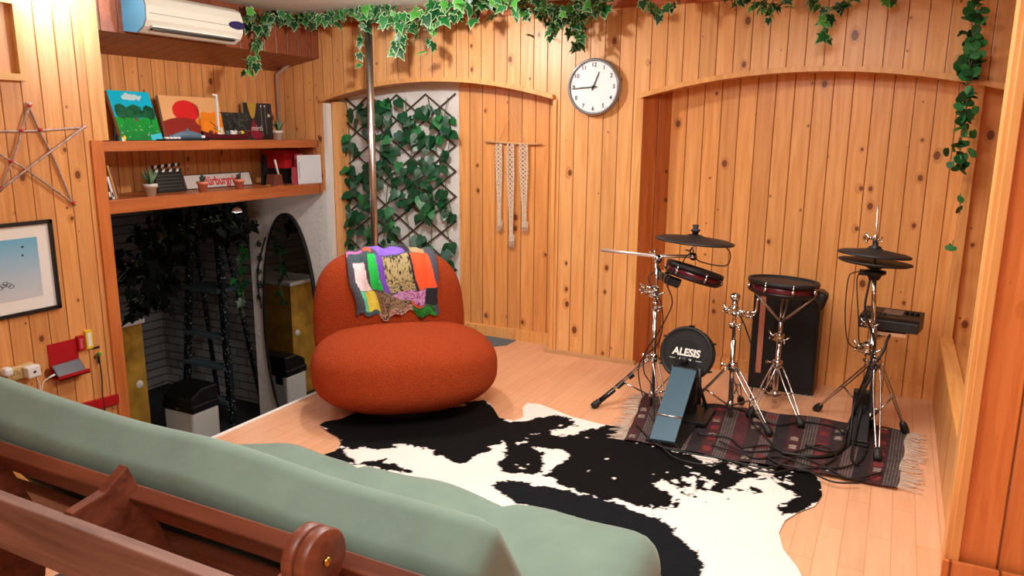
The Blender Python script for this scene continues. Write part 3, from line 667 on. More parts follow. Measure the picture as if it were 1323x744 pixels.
def plant(label, u, x, z, r, h, kind, mat, group='potted plants on the shelves', v=180):
    y = Y(u, x, v); o = Vector((x, y, z)); t = thing('potted_plant', label, 'plant', o, group)
    bm = nb(); pot(bm, o, r, h); obj('pot', bm, mat, t)
    bm = nb(); lathe(bm, [(r*.88, h*.87), (0, h*.9)], o, n=16); obj('soil', bm, M['cork'], t)
    bm = nb(); rnd = random.Random(int(u))
    if kind == 'spiky':
        for k in range(26):
            a = rnd.uniform(0, 2*PI); tl = rnd.uniform(.15, .7); L = h*rnd.uniform(.8, 1.6); b = o+Vector((0, 0, h*.85)); d = Vector((math.cos(a)*tl, math.sin(a)*tl, 1)).normalized()
            tube(bm, [b, b+d*L*.5, b+d*L+Vector((d[0], d[1], 0))*L*.15], [r*.10, r*.13, .0006], 5, mi=k % 2)
    else:
        for k in range(11):
            a = k*2.4; tl = .1+.05*k; L = h*rnd.uniform(.6, 1.0)*(1.15-.05*k); b = o+Vector((0, 0, h*.85)); d = Vector((math.cos(a)*tl, math.sin(a)*tl, 1)).normalized()
            tube(bm, [b, b+d*L*.55, b+d*L], [r*.16, r*.20, .0008], 6)
    obj('leaves', bm, [M['leaf2'], plain('succulent', srgb(110, 150, 110), .6) if 'succulent' not in bpy.data.materials else bpy.data.materials['succulent']] if kind == 'spiky' else [plain('dark_succulent', srgb(44, 58, 52), .6) if 'dark_succulent' not in bpy.data.materials else bpy.data.materials['dark_succulent']], t)
plant('yellow-green spiky plant in a white pot at the right end of the upper shelf', 360, -1.10, S1, .032, .060, 'spiky', M['pot_white'])
plant('grey-green succulent in a white pot on the lower shelf before the clapperboard', 194, -1.06, S2, .036, .068, 'spiky', M['pot_white'], v=240)
plant('dark succulent in terracotta pot before the left end of the sign', 262, -1.06, S2, .032, .062, 'stub', M['clay'], v=240)
plant('dark succulent in terracotta pot before the right end of the sign', 309, -1.06, S2, .032, .062, 'stub', M['clay'], v=240)
# clapperboard
y0, y1 = Y(203, -1.2, 240), Y(239, -1.2, 240); zb = S2
t = thing('clapperboard', 'black film clapperboard with striped white sticks on the lower shelf', 'clapperboard', (-1.2, (y0+y1)/2, zb))
Mx = frame_mat((-1.2, y0, zb), (0, 1, 0), (-.25, 0, 1)); w = y1-y0
bm = nb(); box(bm, (0, -.008, 0), (w, 0, .115), M4=Mx); obj('slate', bm, M['black'], t)
bm = nb()
for k in range(5): box(bm, (.01, -.0092, .018+.02*k), (w-.01, -.008, .0195+.02*k), M4=Mx)
obj('ruled_lines', bm, plain('faint_line', srgb(110, 110, 112), .6), t)
def stripes(z, rot):
    Mr = Mx@Matrix.Translation((0, 0, z))@Matrix.Rotation(rot, 4, 'Y')
    bm = nb(); box(bm, (0, -.010, 0), (w, 0, .02), M4=Mr); s_ = obj('clap_stick', bm, M['ink'], t)
    bm = nb()
    for k in range(4):
        x = .006+k*w/4; prism(bm, [Mr@Vector(q) for q in ((x, -.0102, .001), (x+.018, -.0102, .001), (x+.028, -.0102, .019), (x+.010, -.0102, .019))], Mr.to_3x3()@Vector((0, -.0008, 0)))
    obj('white_stripe', bm, M['paper'], s_)
stripes(.117, 0); stripes(.139, -.06)
# sign
y0, y1 = Y(240, -1.25, 235), Y(326, -1.25, 235)
t = thing('name_sign', 'white sign with red lettering leaning behind the terracotta pots', 'sign', (-1.25, (y0+y1)/2, S2))
Mx = frame_mat((-1.25, y0, S2), (0, 1, 0), (-.35, 0, 1)); w = y1-y0
bm = nb(); box(bm, (0, -.006, 0), (w, 0, .092), M4=Mx); obj('plate', bm, plain('sign_white', srgb(206, 200, 194), .5), t, bev=.002)
bm = nb()
for q in (((0, -.0075, 0), (w, -.006, .004)), ((0, -.0075, .088), (w, -.006, .092)), ((0, -.0075, 0), (.004, -.006, .092)), ((w-.004, -.0075, 0), (w, -.006, .092))): box(bm, *q, M4=Mx)
obj('border', bm, M['ink'], t)
text('Nürburgring', .080, Mx@Matrix.Translation((w*.53, -.0066, .044))@Matrix.Rotation(PI/2, 4, 'X'), M['redtext'], t, bold=.0018, sx=.80)
# books left, on the lower shelf
def book(label, y, th, h, dpt, mat, tilt, x=-1.06, z=S2, group='books on the lower shelf', stripe=None):
    """upright book, spine toward the room"""
    t = thing('book', label, 'book', (x, y, z), group); up = Vector((0, math.sin(tilt), math.cos(tilt)))
    Mx = frame_mat((x, y, z), (0, math.cos(tilt), -math.sin(tilt)), up)
    bm = nb(); box(bm, (0, 0, .003), (th, dpt, h-.003), M4=Mx); obj('pages', bm, M['paper'], t)
    bm = nb(); box(bm, (-.0015, -.002, 0), (.0012, dpt, h), M4=Mx); box(bm, (th-.0012, -.002, 0), (th+.0015, dpt, h), M4=Mx); box(bm, (-.0015, -.003, 0), (th+.0015, 0, h), M4=Mx); obj('cover', bm, mat, t)
    if stripe:
        bm = nb(); box(bm, (.001, -.0036, h*.1), (th-.001, -.003, h*.3), M4=Mx); obj('spine_label', bm, stripe, t)
yb = Y(141, -1.06, 250)
book('dark book with white label leaning at the left end of the lower shelf', yb, .012, .13, .16, M['black'], -.2, stripe=M['paper'])
book('thin white book leaning second at the left end of the lower shelf', yb+.018, .010, .12, .16, M['whitebook'], -.2, stripe=M['ink'])
book('tan book leaning third at the left end of the lower shelf', yb+.036, .008, .178, .16, M['tanbook'], -.2)
book('dark tan book leaning fourth at the left end of the lower shelf', yb+.048, .008, .17, .16, M['brown'], -.2)
# right end of the lower shelf
y0 = Y(366, -1.2, 235); t = thing('book', 'large red book standing at the right end of the lower shelf', 'book', (-1.2, y0, S2), 'books on the lower shelf')
bm = nb(); box(bm, (-1.35, y0-.02, S2+.002), (-1.16, y0+.115, S2+.226)); obj('cover', bm, M['redbook'], t)
bm = nb(); box(bm, (-1.35, y0-.022, S2), (-1.158, y0+.105, S2+.105)); tag(obj('black_box', bm, M['black']), 'black box with white mark before the red book on the lower shelf', 'box')
bm = nb(); box(bm, (-1.158, y0+.03, S2+.02), (-1.156, y0+.07, S2+.05)); o = obj('label', bm, M['paper'], bpy.data.objects['black_box'])
y2 = Y(383, -1.06, 235)
book('slim pink book right of the black box', y2, .012, .115, .05, M['pinkbook'], .03, x=-1.05, stripe=None)
book('taller pink book leaning against the white tablet', y2+.015, .014, .205, .05, M['pinkbook'], .12, x=-1.05)
book('narrow dark red book beside the pink books', y2+.035, .010, .205, .05, M['redbook'], .13, x=-1.06)
y3 = Y(393, -1.03, 220); y3 = Y(385, -1.03, 220); Mx = frame_mat((-1.03, y3, S2), (.12, 1, 0), (0, .14, 1)); bm = nb(); box(bm, (0, -.004, 0), (Y(412, -1.03, 220)-y3, .010, .196), M4=Mx)
t = thing('white_tablet', 'white rounded tablet case leaning at the right end of the lower shelf', 'tablet', (-1.03, y3, S2)); obj('case', bm, M['whitebook'], t, bev=.006)
bm = nb(); box(bm, (.006, -.0048, .04), (.012, -.004, .15), M4=Mx); obj('edge_print', bm, plain('print_grey', srgb(130, 150, 170), .5), t)
y0 = Y(357, -1.12, 235)
t = thing('brown_stand', 'brown wedge stand with an upright white pen on the lower shelf', 'stand', (-1.12, y0, S2))
bm = nb(); prism(bm, [(-1.10, y0-.045, S2), (-1.10, y0+.045, S2), (-1.10, y0+.033, S2+.072), (-1.10, y0-.033, S2+.072)], (-.07, 0, 0)); obj('base', bm, M['brown'], t)
bm = nb(); prism(bm, [(-1.19, y0-.05, S2), (-1.19, y0+.01, S2), (-1.19, y0-.005, S2+.2), (-1.19, y0-.03, S2+.2)], (-.02, 0, 0)); obj('backrest', bm, M['black'], t)
bm = nb(); tube(bm, [(-1.09, y0-.008, S2+.072), (-1.10, y0-.024, S2+.17)], .007, 8); tag(obj('white_pen', bm, M['white']), 'white pen standing upright on the brown stand', 'pen')
bm = nb(); box(bm, (-1.09, Y(346, -1.08, 235)-.012, S2), (-1.07, Y(346, -1.08, 235)+.012, S2+.012)); tag(obj('small_brown_box', bm, M['gold']), 'tiny gold box left of the brown stand', 'box')
# toys on the upper shelf
X0 = -1.10; ya, yb2 = Y(262, X0), Y(322, X0)
t = thing('toy_ship', 'toy sailing ship with dark red hull and tall white mast', 'toy ship', (X0, (ya+yb2)/2, S1))
bm = nb(); n = 22; prev = None; L = yb2-ya
for i in range(n+1):
    f = i/n; wd = .030*math.sin(PI*min(1, max(.02, f*.92+.04)))**.6; k = .010*(2*f-1)**4*2; y = ya+L*f
    ring = [bm.verts.new(q) for q in ((X0-wd, y, S1+.036+k), (X0-wd*.75, y, S1+.012+k*.6), (X0, y, S1+.002+k*.5), (X0+wd*.75, y, S1+.012+k*.6), (X0+wd, y, S1+.036+k))]
    if prev:
        for q in range(4): bm.faces.new((prev[q], prev[q+1], ring[q+1], ring[q]))
        bm.faces.new((prev[4], prev[0], ring[0], ring[4]))
    prev = ring
bmesh.ops.recalc_face_normals(bm, faces=bm.faces); obj('hull', bm, plain('hull_red', srgb(84, 22, 34), .3), t)
ym = Y(283, X0); bm = nb()
for k in range(16): box(bm, (X0-.006, ym-.006, S1+.03+k*.0148), (X0+.006, ym+.006, S1+.0425+k*.0148))
box(bm, (X0-.004, ym-.028, S1+.262), (X0+.004, ym+.006, S1+.272)); tube(bm, [(X0, ym, S1+.03), (X0, ym, S1+.272)], .004, 8); obj('mast', bm, M['white'], t)
bm = nb(); tube(bm, [(X0, ym, S1+.07), (X0, ym-.06, S1+.11)], .0022, 6); tube(bm, [(X0+.01, ym+.01, S1+.05), (X0, ym-.035, S1+.075)], .002, 6); obj('boom', bm, M['ink'], t)
cols = [M['white'], M['offwhite'], M['yellow'], M['blue_tint'], M['redtext'], M['brown'], M['grey']]
rr = random.Random(5)
for k in range(16):
    y = ya+L*(.18+.70*rr.random()); h = rr.uniform(.010, .03)*(1.3 if abs(y-ym-.05) < .04 else .8); s_ = rr.uniform(.006, .011)
    bm = nb(); box(bm, (X0-s_+rr.uniform(-.01, .01), y-s_, S1+.030), (X0+s_, y+s_, S1+.036+h)); box(bm, (X0-s_*.5, y-s_*.5, S1+.036+h), (X0+s_*.5, y+s_*.5, S1+.040+h)); obj('deck_brick', bm, cols[k % 7], t)
# shark on a dark base
ys0, ys1 = Y(208, -1.06), Y(266, -1.06); z = S1
bm = nb(); box(bm, (-1.10, ys0, z), (-1.02, ys1-.01, z+.010)); tag(obj('dark_tray', bm, M['black']), 'flat black base under the toy shark', 'tray')
for k in range(4):
    y = ys0+.012+k*.026; bm = nb(); rbox(bm, (.012, .010, .006), .005, 2, M4=mw((-1.03, y, z+.016))); tag(obj('white_pebble', bm, M['white']), 'small white block on the black base left of the toy shark', 'block', 'white blocks on the black base')
t = thing('toy_shark', 'grey toy shark with open white mouth on the upper shelf', 'toy shark', (-1.06, (ys0+ys1)/2, z+.010))
bm = nb(); ybody0, ybody1 = Y(222, -1.06), Y(263, -1.06); n = 14; prev = None
for i in range(n+1):
    f = i/n; y = ybody0+(ybody1-ybody0)*f; r = .004+.020*math.sin(PI*min(.92, .08+f*.84))**.8; zz = z+.012+r*.8
    ring = [bm.verts.new((-1.06+math.cos(a)*r*.8, y, zz+math.sin(a)*r)) for a in [2*PI*q/12 for q in range(12)]]
    if prev:
        for q in range(12): fa = bm.faces.new((prev[q], prev[(q+1) % 12], ring[(q+1) % 12], ring[q])); fa.smooth = True
    else: bm.faces.new(ring[::-1])
    prev = ring
bm.faces.new(prev); obj('body', bm, M['shark'], t)
yc = Y(243, -1.06); bm = nb(); prism(bm, [(-1.062, yc-.022, z+.045), (-1.062, yc+.014, z+.045), (-1.062, yc+.004, z+.075)], (.004, 0, 0)); obj('dorsal_fin', bm, M['shark'], t)
bm = nb(); prism(bm, [(-1.062, ybody0+.012, z+.02), (-1.062, ybody0-.018, z+.04), (-1.062, ybody0-.012, z+.014)], (.004, 0, 0)); obj('tail', bm, M['shark'], t)
bm = nb(); box(bm, (-1.046, ybody1-.028, z+.016), (-1.040, ybody1-.004, z+.030)); obj('teeth', bm, M['white'], t)
# small toys at the left end
yq = Y(157, -1.04); t = thing('toy_figures', 'cluster of tiny green and white toy bricks at the left end of the upper shelf', 'toy', (-1.04, yq, S1))
for k, (dy, h, mm) in enumerate(((-.02, .03, M['ink']), (-.008, .022, M['leaf']), (.006, .018, M['white']), (.018, .026, M['yellow']), (.026, .012, M['leaf']))):
    bm = nb(); box(bm, (-1.05, yq+dy-.006, S1), (-1.035, yq+dy+.006, S1+h)); box(bm, (-1.046, yq+dy-.003, S1+h), (-1.039, yq+dy+.003, S1+h+.004)); obj('brick', bm, mm, t)
yq = Y(149, -1.15); bm = nb(); prism(bm, [(-1.15, yq-.012, S1), (-1.15, yq+.016, S1), (-1.15, yq-.008, S1+.09)], (.01, 0, 0)); tag(obj('black_wedge', bm, M['ink']), 'black pointed piece at the far left of the upper shelf', 'ornament')
# ------------------------------------------------------------------ stairwell
t = thing('side_cabinet', 'distressed yellow cabinet with white top in the stairwell beyond the post', 'cabinet', (-2.3, -1.0, -1.0))
cxr, cyf, czt = -2.04, -.763, .045
# its visible right face looks to +x, top edge runs toward the camera
bm = nb(); box(bm, (cxr-.55, cyf-.34, -1.0), (cxr, cyf, czt-.03)); obj('body', bm, M['cabinet_yellow'], t)
bm = nb(); box(bm, (cxr-.57, cyf-.36, czt-.03), (cxr+.015, cyf+.015, czt)); obj('top', bm, M['white'], t)
bm = nb(); lathe(bm, [(0, 0), (.03, 0), (.026, .006), (0, .006)], (cxr, cyf-.06, -.42), (1, 0, 0), 12); obj('white_patch', bm, M['paper'], t)
def bin_():
    x1, x0 = -1.77, -2.08; y1, y0 = -.38, -.62
    zt = -.50
    t = thing('trash_bin', 'white trash bin with black swing lid in the stairwell', 'bin', ((x0+x1)/2, (y0+y1)/2, -1.0))
    prof = [(x0, y0), (x1, y0), (x1, y1), (x0, y1)]
    bm = nb(); box(bm, (x0, y0, -1.0), (x1, y1, zt-.16)); obj('body', bm, M['white'], t, bev=.02)
    bm = nb(); box(bm, (x0-.006, y0-.006, zt-.17), (x1+.006, y1+.006, zt-.11)); obj('rim', bm, M['black'], t, bev=.01)
    bm = nb(); prism(bm, [(x0+.006, y0, zt-.12), (x0+.006, y1, zt-.12), (x0+.006, y1, zt-.0), (x0+.006, y0+.10, zt-.0), (x0+.006, y0, zt-.06)], (x1-x0-.012, 0, 0)); obj('lid', bm, M['black'], t, bev=.012)
    bm = nb(); box(bm, ((x0+x1)/2-.02, y0-.008, zt-.155), ((x0+x1)/2+.02, y0-.005, zt-.14)); obj('badge', bm, M['steel'], t)
    bm = nb(); box(bm, (x1-.12, y1, -.74), (x1-.04, y1+.002, -.64)); obj('side_grille', bm, M['black'], t)
bin_()
def ladder():
    y = -.02; f = lambda u, v, yy=y: at(u, v, 'y', yy)
    t = thing('step_ladder', 'dark paint-spattered step ladder standing open before the white brick wall', 'ladder', tuple(f(275, 500)))
    def stile(p0, p1, w=.042, th=.022):
        bm = nb(); d = (p1-p0); Mx = frame_mat(p0, d, (1, 0, 0)); box(bm, (0, -th, -w/2), (d.length, th, w/2), M4=Mx); obj('stile', bm, M['spattered'], t)
    a0, a1 = f(245, 312), f(242, 500); a1 = a0+(a1-a0)*((a0[2]+1.0)/(a0[2]-a1[2])); b0, b1 = f(281, 300), f(301, 550); b1 = b0+(b1-b0)*((b0[2]+1.0)/(b0[2]-b1[2]))
    stile(a0, a1); stile(b0, b1, .052)
    c = Vector((0, .34, 0)); c0 = Vector((0, .06, 0)); stile(a0+c0, a1+c*1.0, .03, .012); stile(b0+c0, b1+c*1.0, .03, .012)
    for v in (432, 470, 512, 556):
        g = lambda p, q: p+(q-p)*((p[2]-z)/(p[2]-q[2]))
        z = f(268, v)[2]; L, R = g(a0, a1), g(b0, b1); bm = nb(); box(bm, (L[0], L[1]-.05, z-.012), (R[0], L[1]+.05, z+.012)); obj('tread', bm, M['spatter'], t)
    z = f(268, 372)[2]; L, R = g(a0, a1), g(b0, b1); bm = nb(); box(bm, (L[0]-.01, L[1]-.06, z-.02), (R[0]+.01, L[1]+.16, z+.012)); obj('top_platform', bm, M['spatter'], t)
ladder()
# mirror leaning on the plaster wall, iron scroll at its left
mc = at(375, 424, 'y', -.03); ma = (at(408, 380, 'y', -.03)-at(341, 380, 'y', -.03)).length/2; mb = mc[2]-at(372, 560, 'y', -.03)[2]
t = thing('oval_mirror', 'tall oval mirror with thin black frame on the white plaster wall', 'mirror', (mc[0], -.02, mc[2]-mb))
E_ = lambda r, y: [Vector((mc[0]+(ma+r)*math.cos(a), y, mc[2]+(mb+r)*math.sin(a))) for a in [2*PI*k/64 for k in range(64)]]
bm = nb(); prism(bm, E_(0, -.028), (0, .012, 0)); obj('glass', bm, M['mirror'], t)
bm = nb(); o_, i_ = E_(.009, -.036), E_(-.004, -.036); ob, ib = E_(.009, -.006), E_(-.004, -.006)
V4 = [[bm.verts.new(p) for p in r] for r in (o_, i_, ib, ob)]
for k in range(64):
    for q in range(4): bm.faces.new((V4[q][k], V4[q][(k+1) % 64], V4[(q+1) % 4][(k+1) % 64], V4[(q+1) % 4][k]))
obj('frame', bm, M['black'], t)
t = thing('iron_scroll', 'black wrought iron scroll ornament at the left side of the oval mirror', 'ornament', tuple(at(334, 392, 'y', -.02)))
def spiral(c, r, turns, s, a0=0): return [Vector((c[0]+s*r*(1-i/30*.8)*math.cos(a0+turns*2*PI*i/30), -.02, c[2]+r*(1-i/30*.8)*math.sin(a0+turns*2*PI*i/30))) for i in range(31)]
bm = nb()
for v, r, s in ((315, .024, 1), (333, .03, -1), (350, .026, 1), (368, .030, -1), (384, .022, 1)): tube(bm, spiral(at(335, v, 'y', -.02), r, 1.4, s, PI/2), .0045, 6)
tube(bm, curve_pts([at(343, 306, 'y', -.02), at(338, 325, 'y', -.02), at(333, 350, 'y', -.02), at(334, 375, 'y', -.02), at(338, 398, 'y', -.02)], 6), .005, 6)
obj('scrollwork', bm, M['black'], t)
lp = at(306, 270, 'x', -1.25)
t = thing('spot_lamp', 'small lit white lamp under the lower shelf', 'lamp', tuple(lp))
bm = nb(); tube(bm, [(lp[0], lp[1], .93), lp], .006, 8); obj('bracket', bm, M['black'], t)
bm = nb(); lathe(bm, [(.012, .012), (.03, -.004), (.031, -.02), (.026, -.018)], lp, n=20); obj('shade', bm, M['white'], t)
bm = nb(); lathe(bm, [(0, -.024), (.018, -.022), (.025, -.014), (0, -.012)], lp, n=20); obj('bulb', bm, M['lamp_glow'], t)
# ------------------------------------------------------------------ armchair
def superell(bm, a, b, c, e1, e2, nu=64, nv=40, fn=None, M4=None):
    def P(x, e): return math.copysign(abs(x)**e, x)
    rows = []
    for j in range(nv+1):
        ph = -PI/2+PI*j/nv; row = []
        for i in range(nu):
            th = 2*PI*i/nu; p = Vector((a*P(math.cos(ph), e1)*P(math.cos(th), e2), b*P(math.cos(ph), e1)*P(math.sin(th), e2), c*P(math.sin(ph), e1)))
            if fn: p = fn(p)
            if M4 is not None: p = M4@p
            if j in (0, nv):
                if i == 0: v = bm.verts.new(p)
                row.append(v)
            else: row.append(bm.verts.new(p))
        rows.append(row)
    for j in range(nv):
        for i in range(nu):
            q = [rows[j][i], rows[j][(i+1) % nu], rows[j+1][(i+1) % nu], rows[j+1][i]]; u = []
            for v in q:
                if v not in u: u.append(v)
            if len(u) > 2: f = bm.faces.new(u); f.smooth = True
    return bm
ACH = Vector((.475, -1.17, 0)); fa = math.radians(-49); FX = Vector((math.cos(fa), math.sin(fa), 0)); WX = Vector((-FX[1], FX[0], 0))
MC = Matrix(((WX[0], -FX[0], 0, ACH[0]), (WX[1], -FX[1], 0, ACH[1]), (0, 0, 1, 0), (0, 0, 0, 1)))
t = thing('armchair', 'rounded rust-coloured boucle armchair standing on the platform and cowhide', 'armchair', ACH)
bm = nb(); lathe(bm, [(.27, .004), (.28, .03), (.26, .055), (0, .055)], (0, .02, 0), n=40); bmesh.ops.transform(bm, matrix=MC, verts=bm.verts); obj('base', bm, M['blackm'], t)
def seatfn(p):
    p.z += .012*math.cos(p.x*3.2)*(1 if p.z > 0 else 0)
    if p.z < 0: p.x *= 1-.22*(min(1, -p.z/.2))**2; p.y *= 1-.18*(min(1, -p.z/.2))**2
    return p
bm = nb(); superell(bm, .455, .36, .187, .66, .80, fn=seatfn, M4=MC@Matrix.Translation((.00, -.05, .203))); obj('seat', bm, M['boucle'], t)
def backfn(p):
    k = p.z/.34
    if p.z > 0: p.x *= 1-.05*k
    p.y += .08*(p.z+.34)*.9; return p
Mb = MC@Matrix.Translation((-.045, .225, .395))
bm = nb(); superell(bm, .392, .165, .345, .62, .62, fn=backfn, M4=Mb); bk = obj('backrest', bm, M['boucle'], t)
# patchwork throw over the backrest
from mathutils.bvhtree import BVHTree
tmp = nb(); superell(tmp, .392, .165, .345, .62, .62, fn=backfn, M4=Matrix.Translation((-.045, .225, .395))); tmp.normal_update(); BV = BVHTree.FromBMesh(tmp)
PT = [(((60, 60), (190, 60), (190, 110), (70, 130)), (222, 110, 180)), (((190, 40), (260, 40), (260, 110), (200, 100)), (240, 90, 60)), (((240, 20), (510, 20), (560, 125), (320, 140)), (134, 96, 206)), (((505, 20), (600, 20), (600, 120), (560, 125)), (30, 34, 48)),
 (((600, 20), (760, 20), (740, 115), (600, 120)), (170, 150, 110)), (((70, 110), (240, 100), (250, 165), (100, 175)), (58, 78, 84)), (((110, 168), (195, 168), (242, 372), (128, 378)), (236, 216, 220)), (((225, 130), (290, 125), (336, 350), (235, 360)), (20, 190, 74)),
 (((195, 168), (225, 160), (240, 360), (235, 372)), (60, 60, 70)), (((290, 130), (345, 150), (400, 400), (350, 405)), (110, 66, 176)), (((345, 150), (575, 132), (645, 400), (400, 410)), (176, 160, 112)), (((575, 132), (598, 130), (672, 370), (645, 400)), (24, 24, 30)),
 (((595, 128), (760, 112), (838, 352), (670, 372)), (250, 84, 36)), (((400, 455), (470, 408), (728, 372), (715, 562), (560, 552)), (196, 150, 200)), (((725, 370), (832, 362), (840, 585), (712, 572)), (26, 26, 34)),
 (((165, 382), (250, 378), (302, 645), (188, 655)), (222, 206, 74)), (((126, 382), (168, 382), (192, 690), (146, 690)), (90, 204, 160)), (((245, 368), (350, 368), (412, 462), (562, 552), (592, 625), (300, 645)), (140, 116, 90)),
 (((270, 640), (600, 618), (600, 720), (270, 720)), (186, 146, 130)), (((590, 602), (800, 580), (800, 720), (596, 720)), (30, 130, 40)), (((578, 560), (722, 574), (596, 606)), (236, 80, 50)), (((140, 655), (280, 650), (280, 720), (140, 720)), (60, 90, 96))]
def throwcol(U, V):
    X = 60+U*780; Yy = 715-V/.66*690; X = X+fbm(U, V, 5, 1)*16; c = np.ones(U.shape+(3,))*lin(70, 72, 84)
    for poly, k in PT: c = np.where(inpoly(X, Yy, poly)[..., None], lin(*k), c)
    g = inpoly(X, Yy, PT[10][0]) | inpoly(X, Yy, PT[17][0]) | inpoly(X, Yy, PT[18][0])
    s = (np.abs(fbm(X/100, Yy/100, 2.2, 4)) < .035) | (np.abs(fbm(X/100, Yy/100, 2.6, 14)) < .02); c = np.where((g & s)[..., None], lin(34, 28, 26), c)
    g = inpoly(X, Yy, PT[13][0]); s = np.abs(fbm(X/100, Yy/100, 4, 7)) < .05; c = np.where((g & s)[..., None], lin(150, 40, 110), c)
    g = inpoly(X, Yy, PT[19][0]); s = np.abs(fbm(X/100, Yy/100, 3, 17)) < .06; c = np.where((g & s)[..., None], lin(16, 50, 20), c)
    return c*(1+fbm(U, V, 60, 2)[..., None]*.25)
def throwpos(U, V):
    out = np.zeros(U.shape+(3,)); x0, x1, zc = -.245, .185, .61
    for i in range(U.shape[0]):
        for j in range(U.shape[1]):
            u, v = U[i, j], V[i, j]; x = x0+(x1-x0)*u+(.018*math.sin(v*9)*(.5-u))+(.03*(v-.3)*(u < .1 and -1 or 0)); x += .02*(.66-v)
            low = .435+.015*math.sin(u*13)+.012*math.sin(u*31)
            if v < .45: z = low+(zc-low)*v/.45; o = Vector((x, -1, z)); d = Vector((0, 1, 0))
            elif v < .85:
                a = (v-.45)/.40*PI*.95; o = Vector((x, .29-math.cos(a)*.8, zc+math.sin(a)*.8)); d = (Vector((x, .29, zc))-o).normalized()
            else: z = zc-(v-.85)*1.2; o = Vector((x, 1.5, z)); d = Vector((0, -1, 0))
            h = BV.ray_cast(o, d)[0]
            if h is None: h = Vector((x, .2, zc))
            wv = .012+.006*math.sin(u*17+v*5)+.004*math.sin(u*41); out[i, j] = MC@(h-d*wv)
    return out[..., 0], out[..., 1], out[..., 2]
o = colgrid('patchwork_throw', throwpos, throwcol, 110, 150, attrmat('patchwork_cloth', .85, .4, 90), None, None, .006)
tag(o, 'colourful patchwork throw draped over the back of the rust armchair', 'throw')
tmp.free()
# ------------------------------------------------------------------ sofa
SX0, SX1 = .74, 2.17
t = thing('futon_sofa', 'sage green futon sofa with dark wooden slatted back frame seen from behind', 'sofa', (1.45, -3.0, 0))
UPV = Vector((0, -.559, .829)); NB = Vector((0, -.829, -.559)); C0 = Vector((0, -3.145, .565))
def wob(p, q):
    p = p.copy(); p.y += .004*math.sin(p.x*9+1); p.z += .003*math.sin(p.x*6.5)+.003*math.sin(p.x*15)-.021-.031*(p.x/.7); return p
Mk = Matrix(((1, 0, 0, (SX0+SX1)/2-.050), (0, -NB[1], UPV[1], C0[1]), (0, -NB[2], UPV[2], C0[2]), (0, 0, 0, 1)))
bm = nb(); rbox(bm, ((SX1-SX0)/2-.035,  .066, .222), .036, 10, wob, Mk)
bc = obj('back_cushion', bm, M['green_velvet'], t)
bm = nb(); e = (SX1-SX0)/2-.07
for zz in (.190,):
    tube(bm, [Mk@Vector((-e+2*e*k/40, -.066+.004*math.sin((-e+2*e*k/40)*9+1), zz-.021-.031*((-e+2*e*k/40)/.7)+.003*math.sin((-e+2*e*k/40)*6.5))) for k in range(41)], .003, 6)
obj('seam', bm, plain('seam_green', srgb(96, 104, 82), .9), bc)
# seat in three puffed sections
segs = [(SX0+.08, 1.27), (1.27, 1.73), (1.73, 2.20)]
def seatw(p, q):
    p = p.copy(); X = p.x+1.47
    top = max(0, q.z)
    for sx in (1.27, 1.73): p.z -= .014*math.exp(-((X-sx)/.022)**2)*(1 if q.z > .9 or abs(q.y) > .9 else .3)
    for k, (a, b) in enumerate(segs):
        if a <= X <= b: p.z += .008*math.sin(PI*(X-a)/(b-a))*top; p.y += .012*math.sin(PI*(X-a)/(b-a))*(1 if q.y > .9 else 0)
    p.z += .012*(1-abs(q.y))*top; p.z += .004*math.sin(X*23+p.y*11)*top
    if q.x < -.6: p.y -= .16*((-q.x-.6)/.4)**2.5*(1 if p.y > 0 else 0)*(p.y/.3)
    return p
bm = nb(); rbox(bm, ((2.20-.80)/2, .325, .085), .07, 12, seatw, Matrix.Translation((1.50, -2.87, .335))); sc = obj('seat_cushion', bm, M['green_velvet'], t)
def slat(nm, s0, s1, th=.022, x0=SX0, x1=2.12, off=.082, par=None):
    a = C0+NB*off; bm = nb(); p0 = a+UPV*s0; p1 = a+UPV*s1; n = NB*th
    prism(bm, [Vector((x0, *p0[1:])), Vector((x0, *p1[1:])), Vector((x0, *(p1+n)[1:])), Vector((x0, *(p0+n)[1:]))], (x1-x0, 0, 0)); return obj(nm, bm, M['sofa_wood'], t, bev=.003)
slat('back_rail', .138, .206); slat('back_slat', -.05, .030); slat('back_slat', -.19, -.09); slat('back_slat', -.31, -.24)
slat('top_rail', .204, .220, .030, off=.076)
bm = nb(); box(bm, (SX0, -3.487, .605), (2.05, -3.462, .705)); obj('outer_board', bm, M['sofa_grey'], t, bev=.003)
def rib(x):
    pf = [(-3.352, .750), (-3.400, .718), (-3.463, .708), (-3.463, .60), (-3.40, .42), (-3.36, .10), (-3.30, .10), (-3.24, .46)]
    bm = nb(); prism(bm, [(x-.011, y, z) for y, z in pf], (.022, 0, 0)); obj('side_rib', bm, M['sofa_wood'], t, bev=.002)
for x in (.93, 1.395, 1.86): rib(x)
dc = at(409, 721, 'y', -3.43)
for k in range(2):
    bm = nb(); lathe(bm, [(0, 0), (.043, 0), (.046, .003), (.046, .018), (.043, .021), (0, .021)], (dc[0]-.027+.0235*k, dc[1], dc[2]), (1, 0, 0), 48); d_ = obj('pivot_disc', bm, M['sofa_wood'], t)
bm = nb(); lathe(bm, [(.007, 0), (.007, .004), (.004, .006), (0, .006)], (dc[0]+.0175, dc[1], dc[2]), (1, 0, 0), 16); obj('bolt', bm, M['brass'], d_)
for y in (-2.60, -3.2):
    bm = nb(); box(bm, (SX0+.05, y-.012, .16), (2.12, y+.012, .25)); obj('seat_rail', bm, M['sofa_wood'], t, bev=.003)
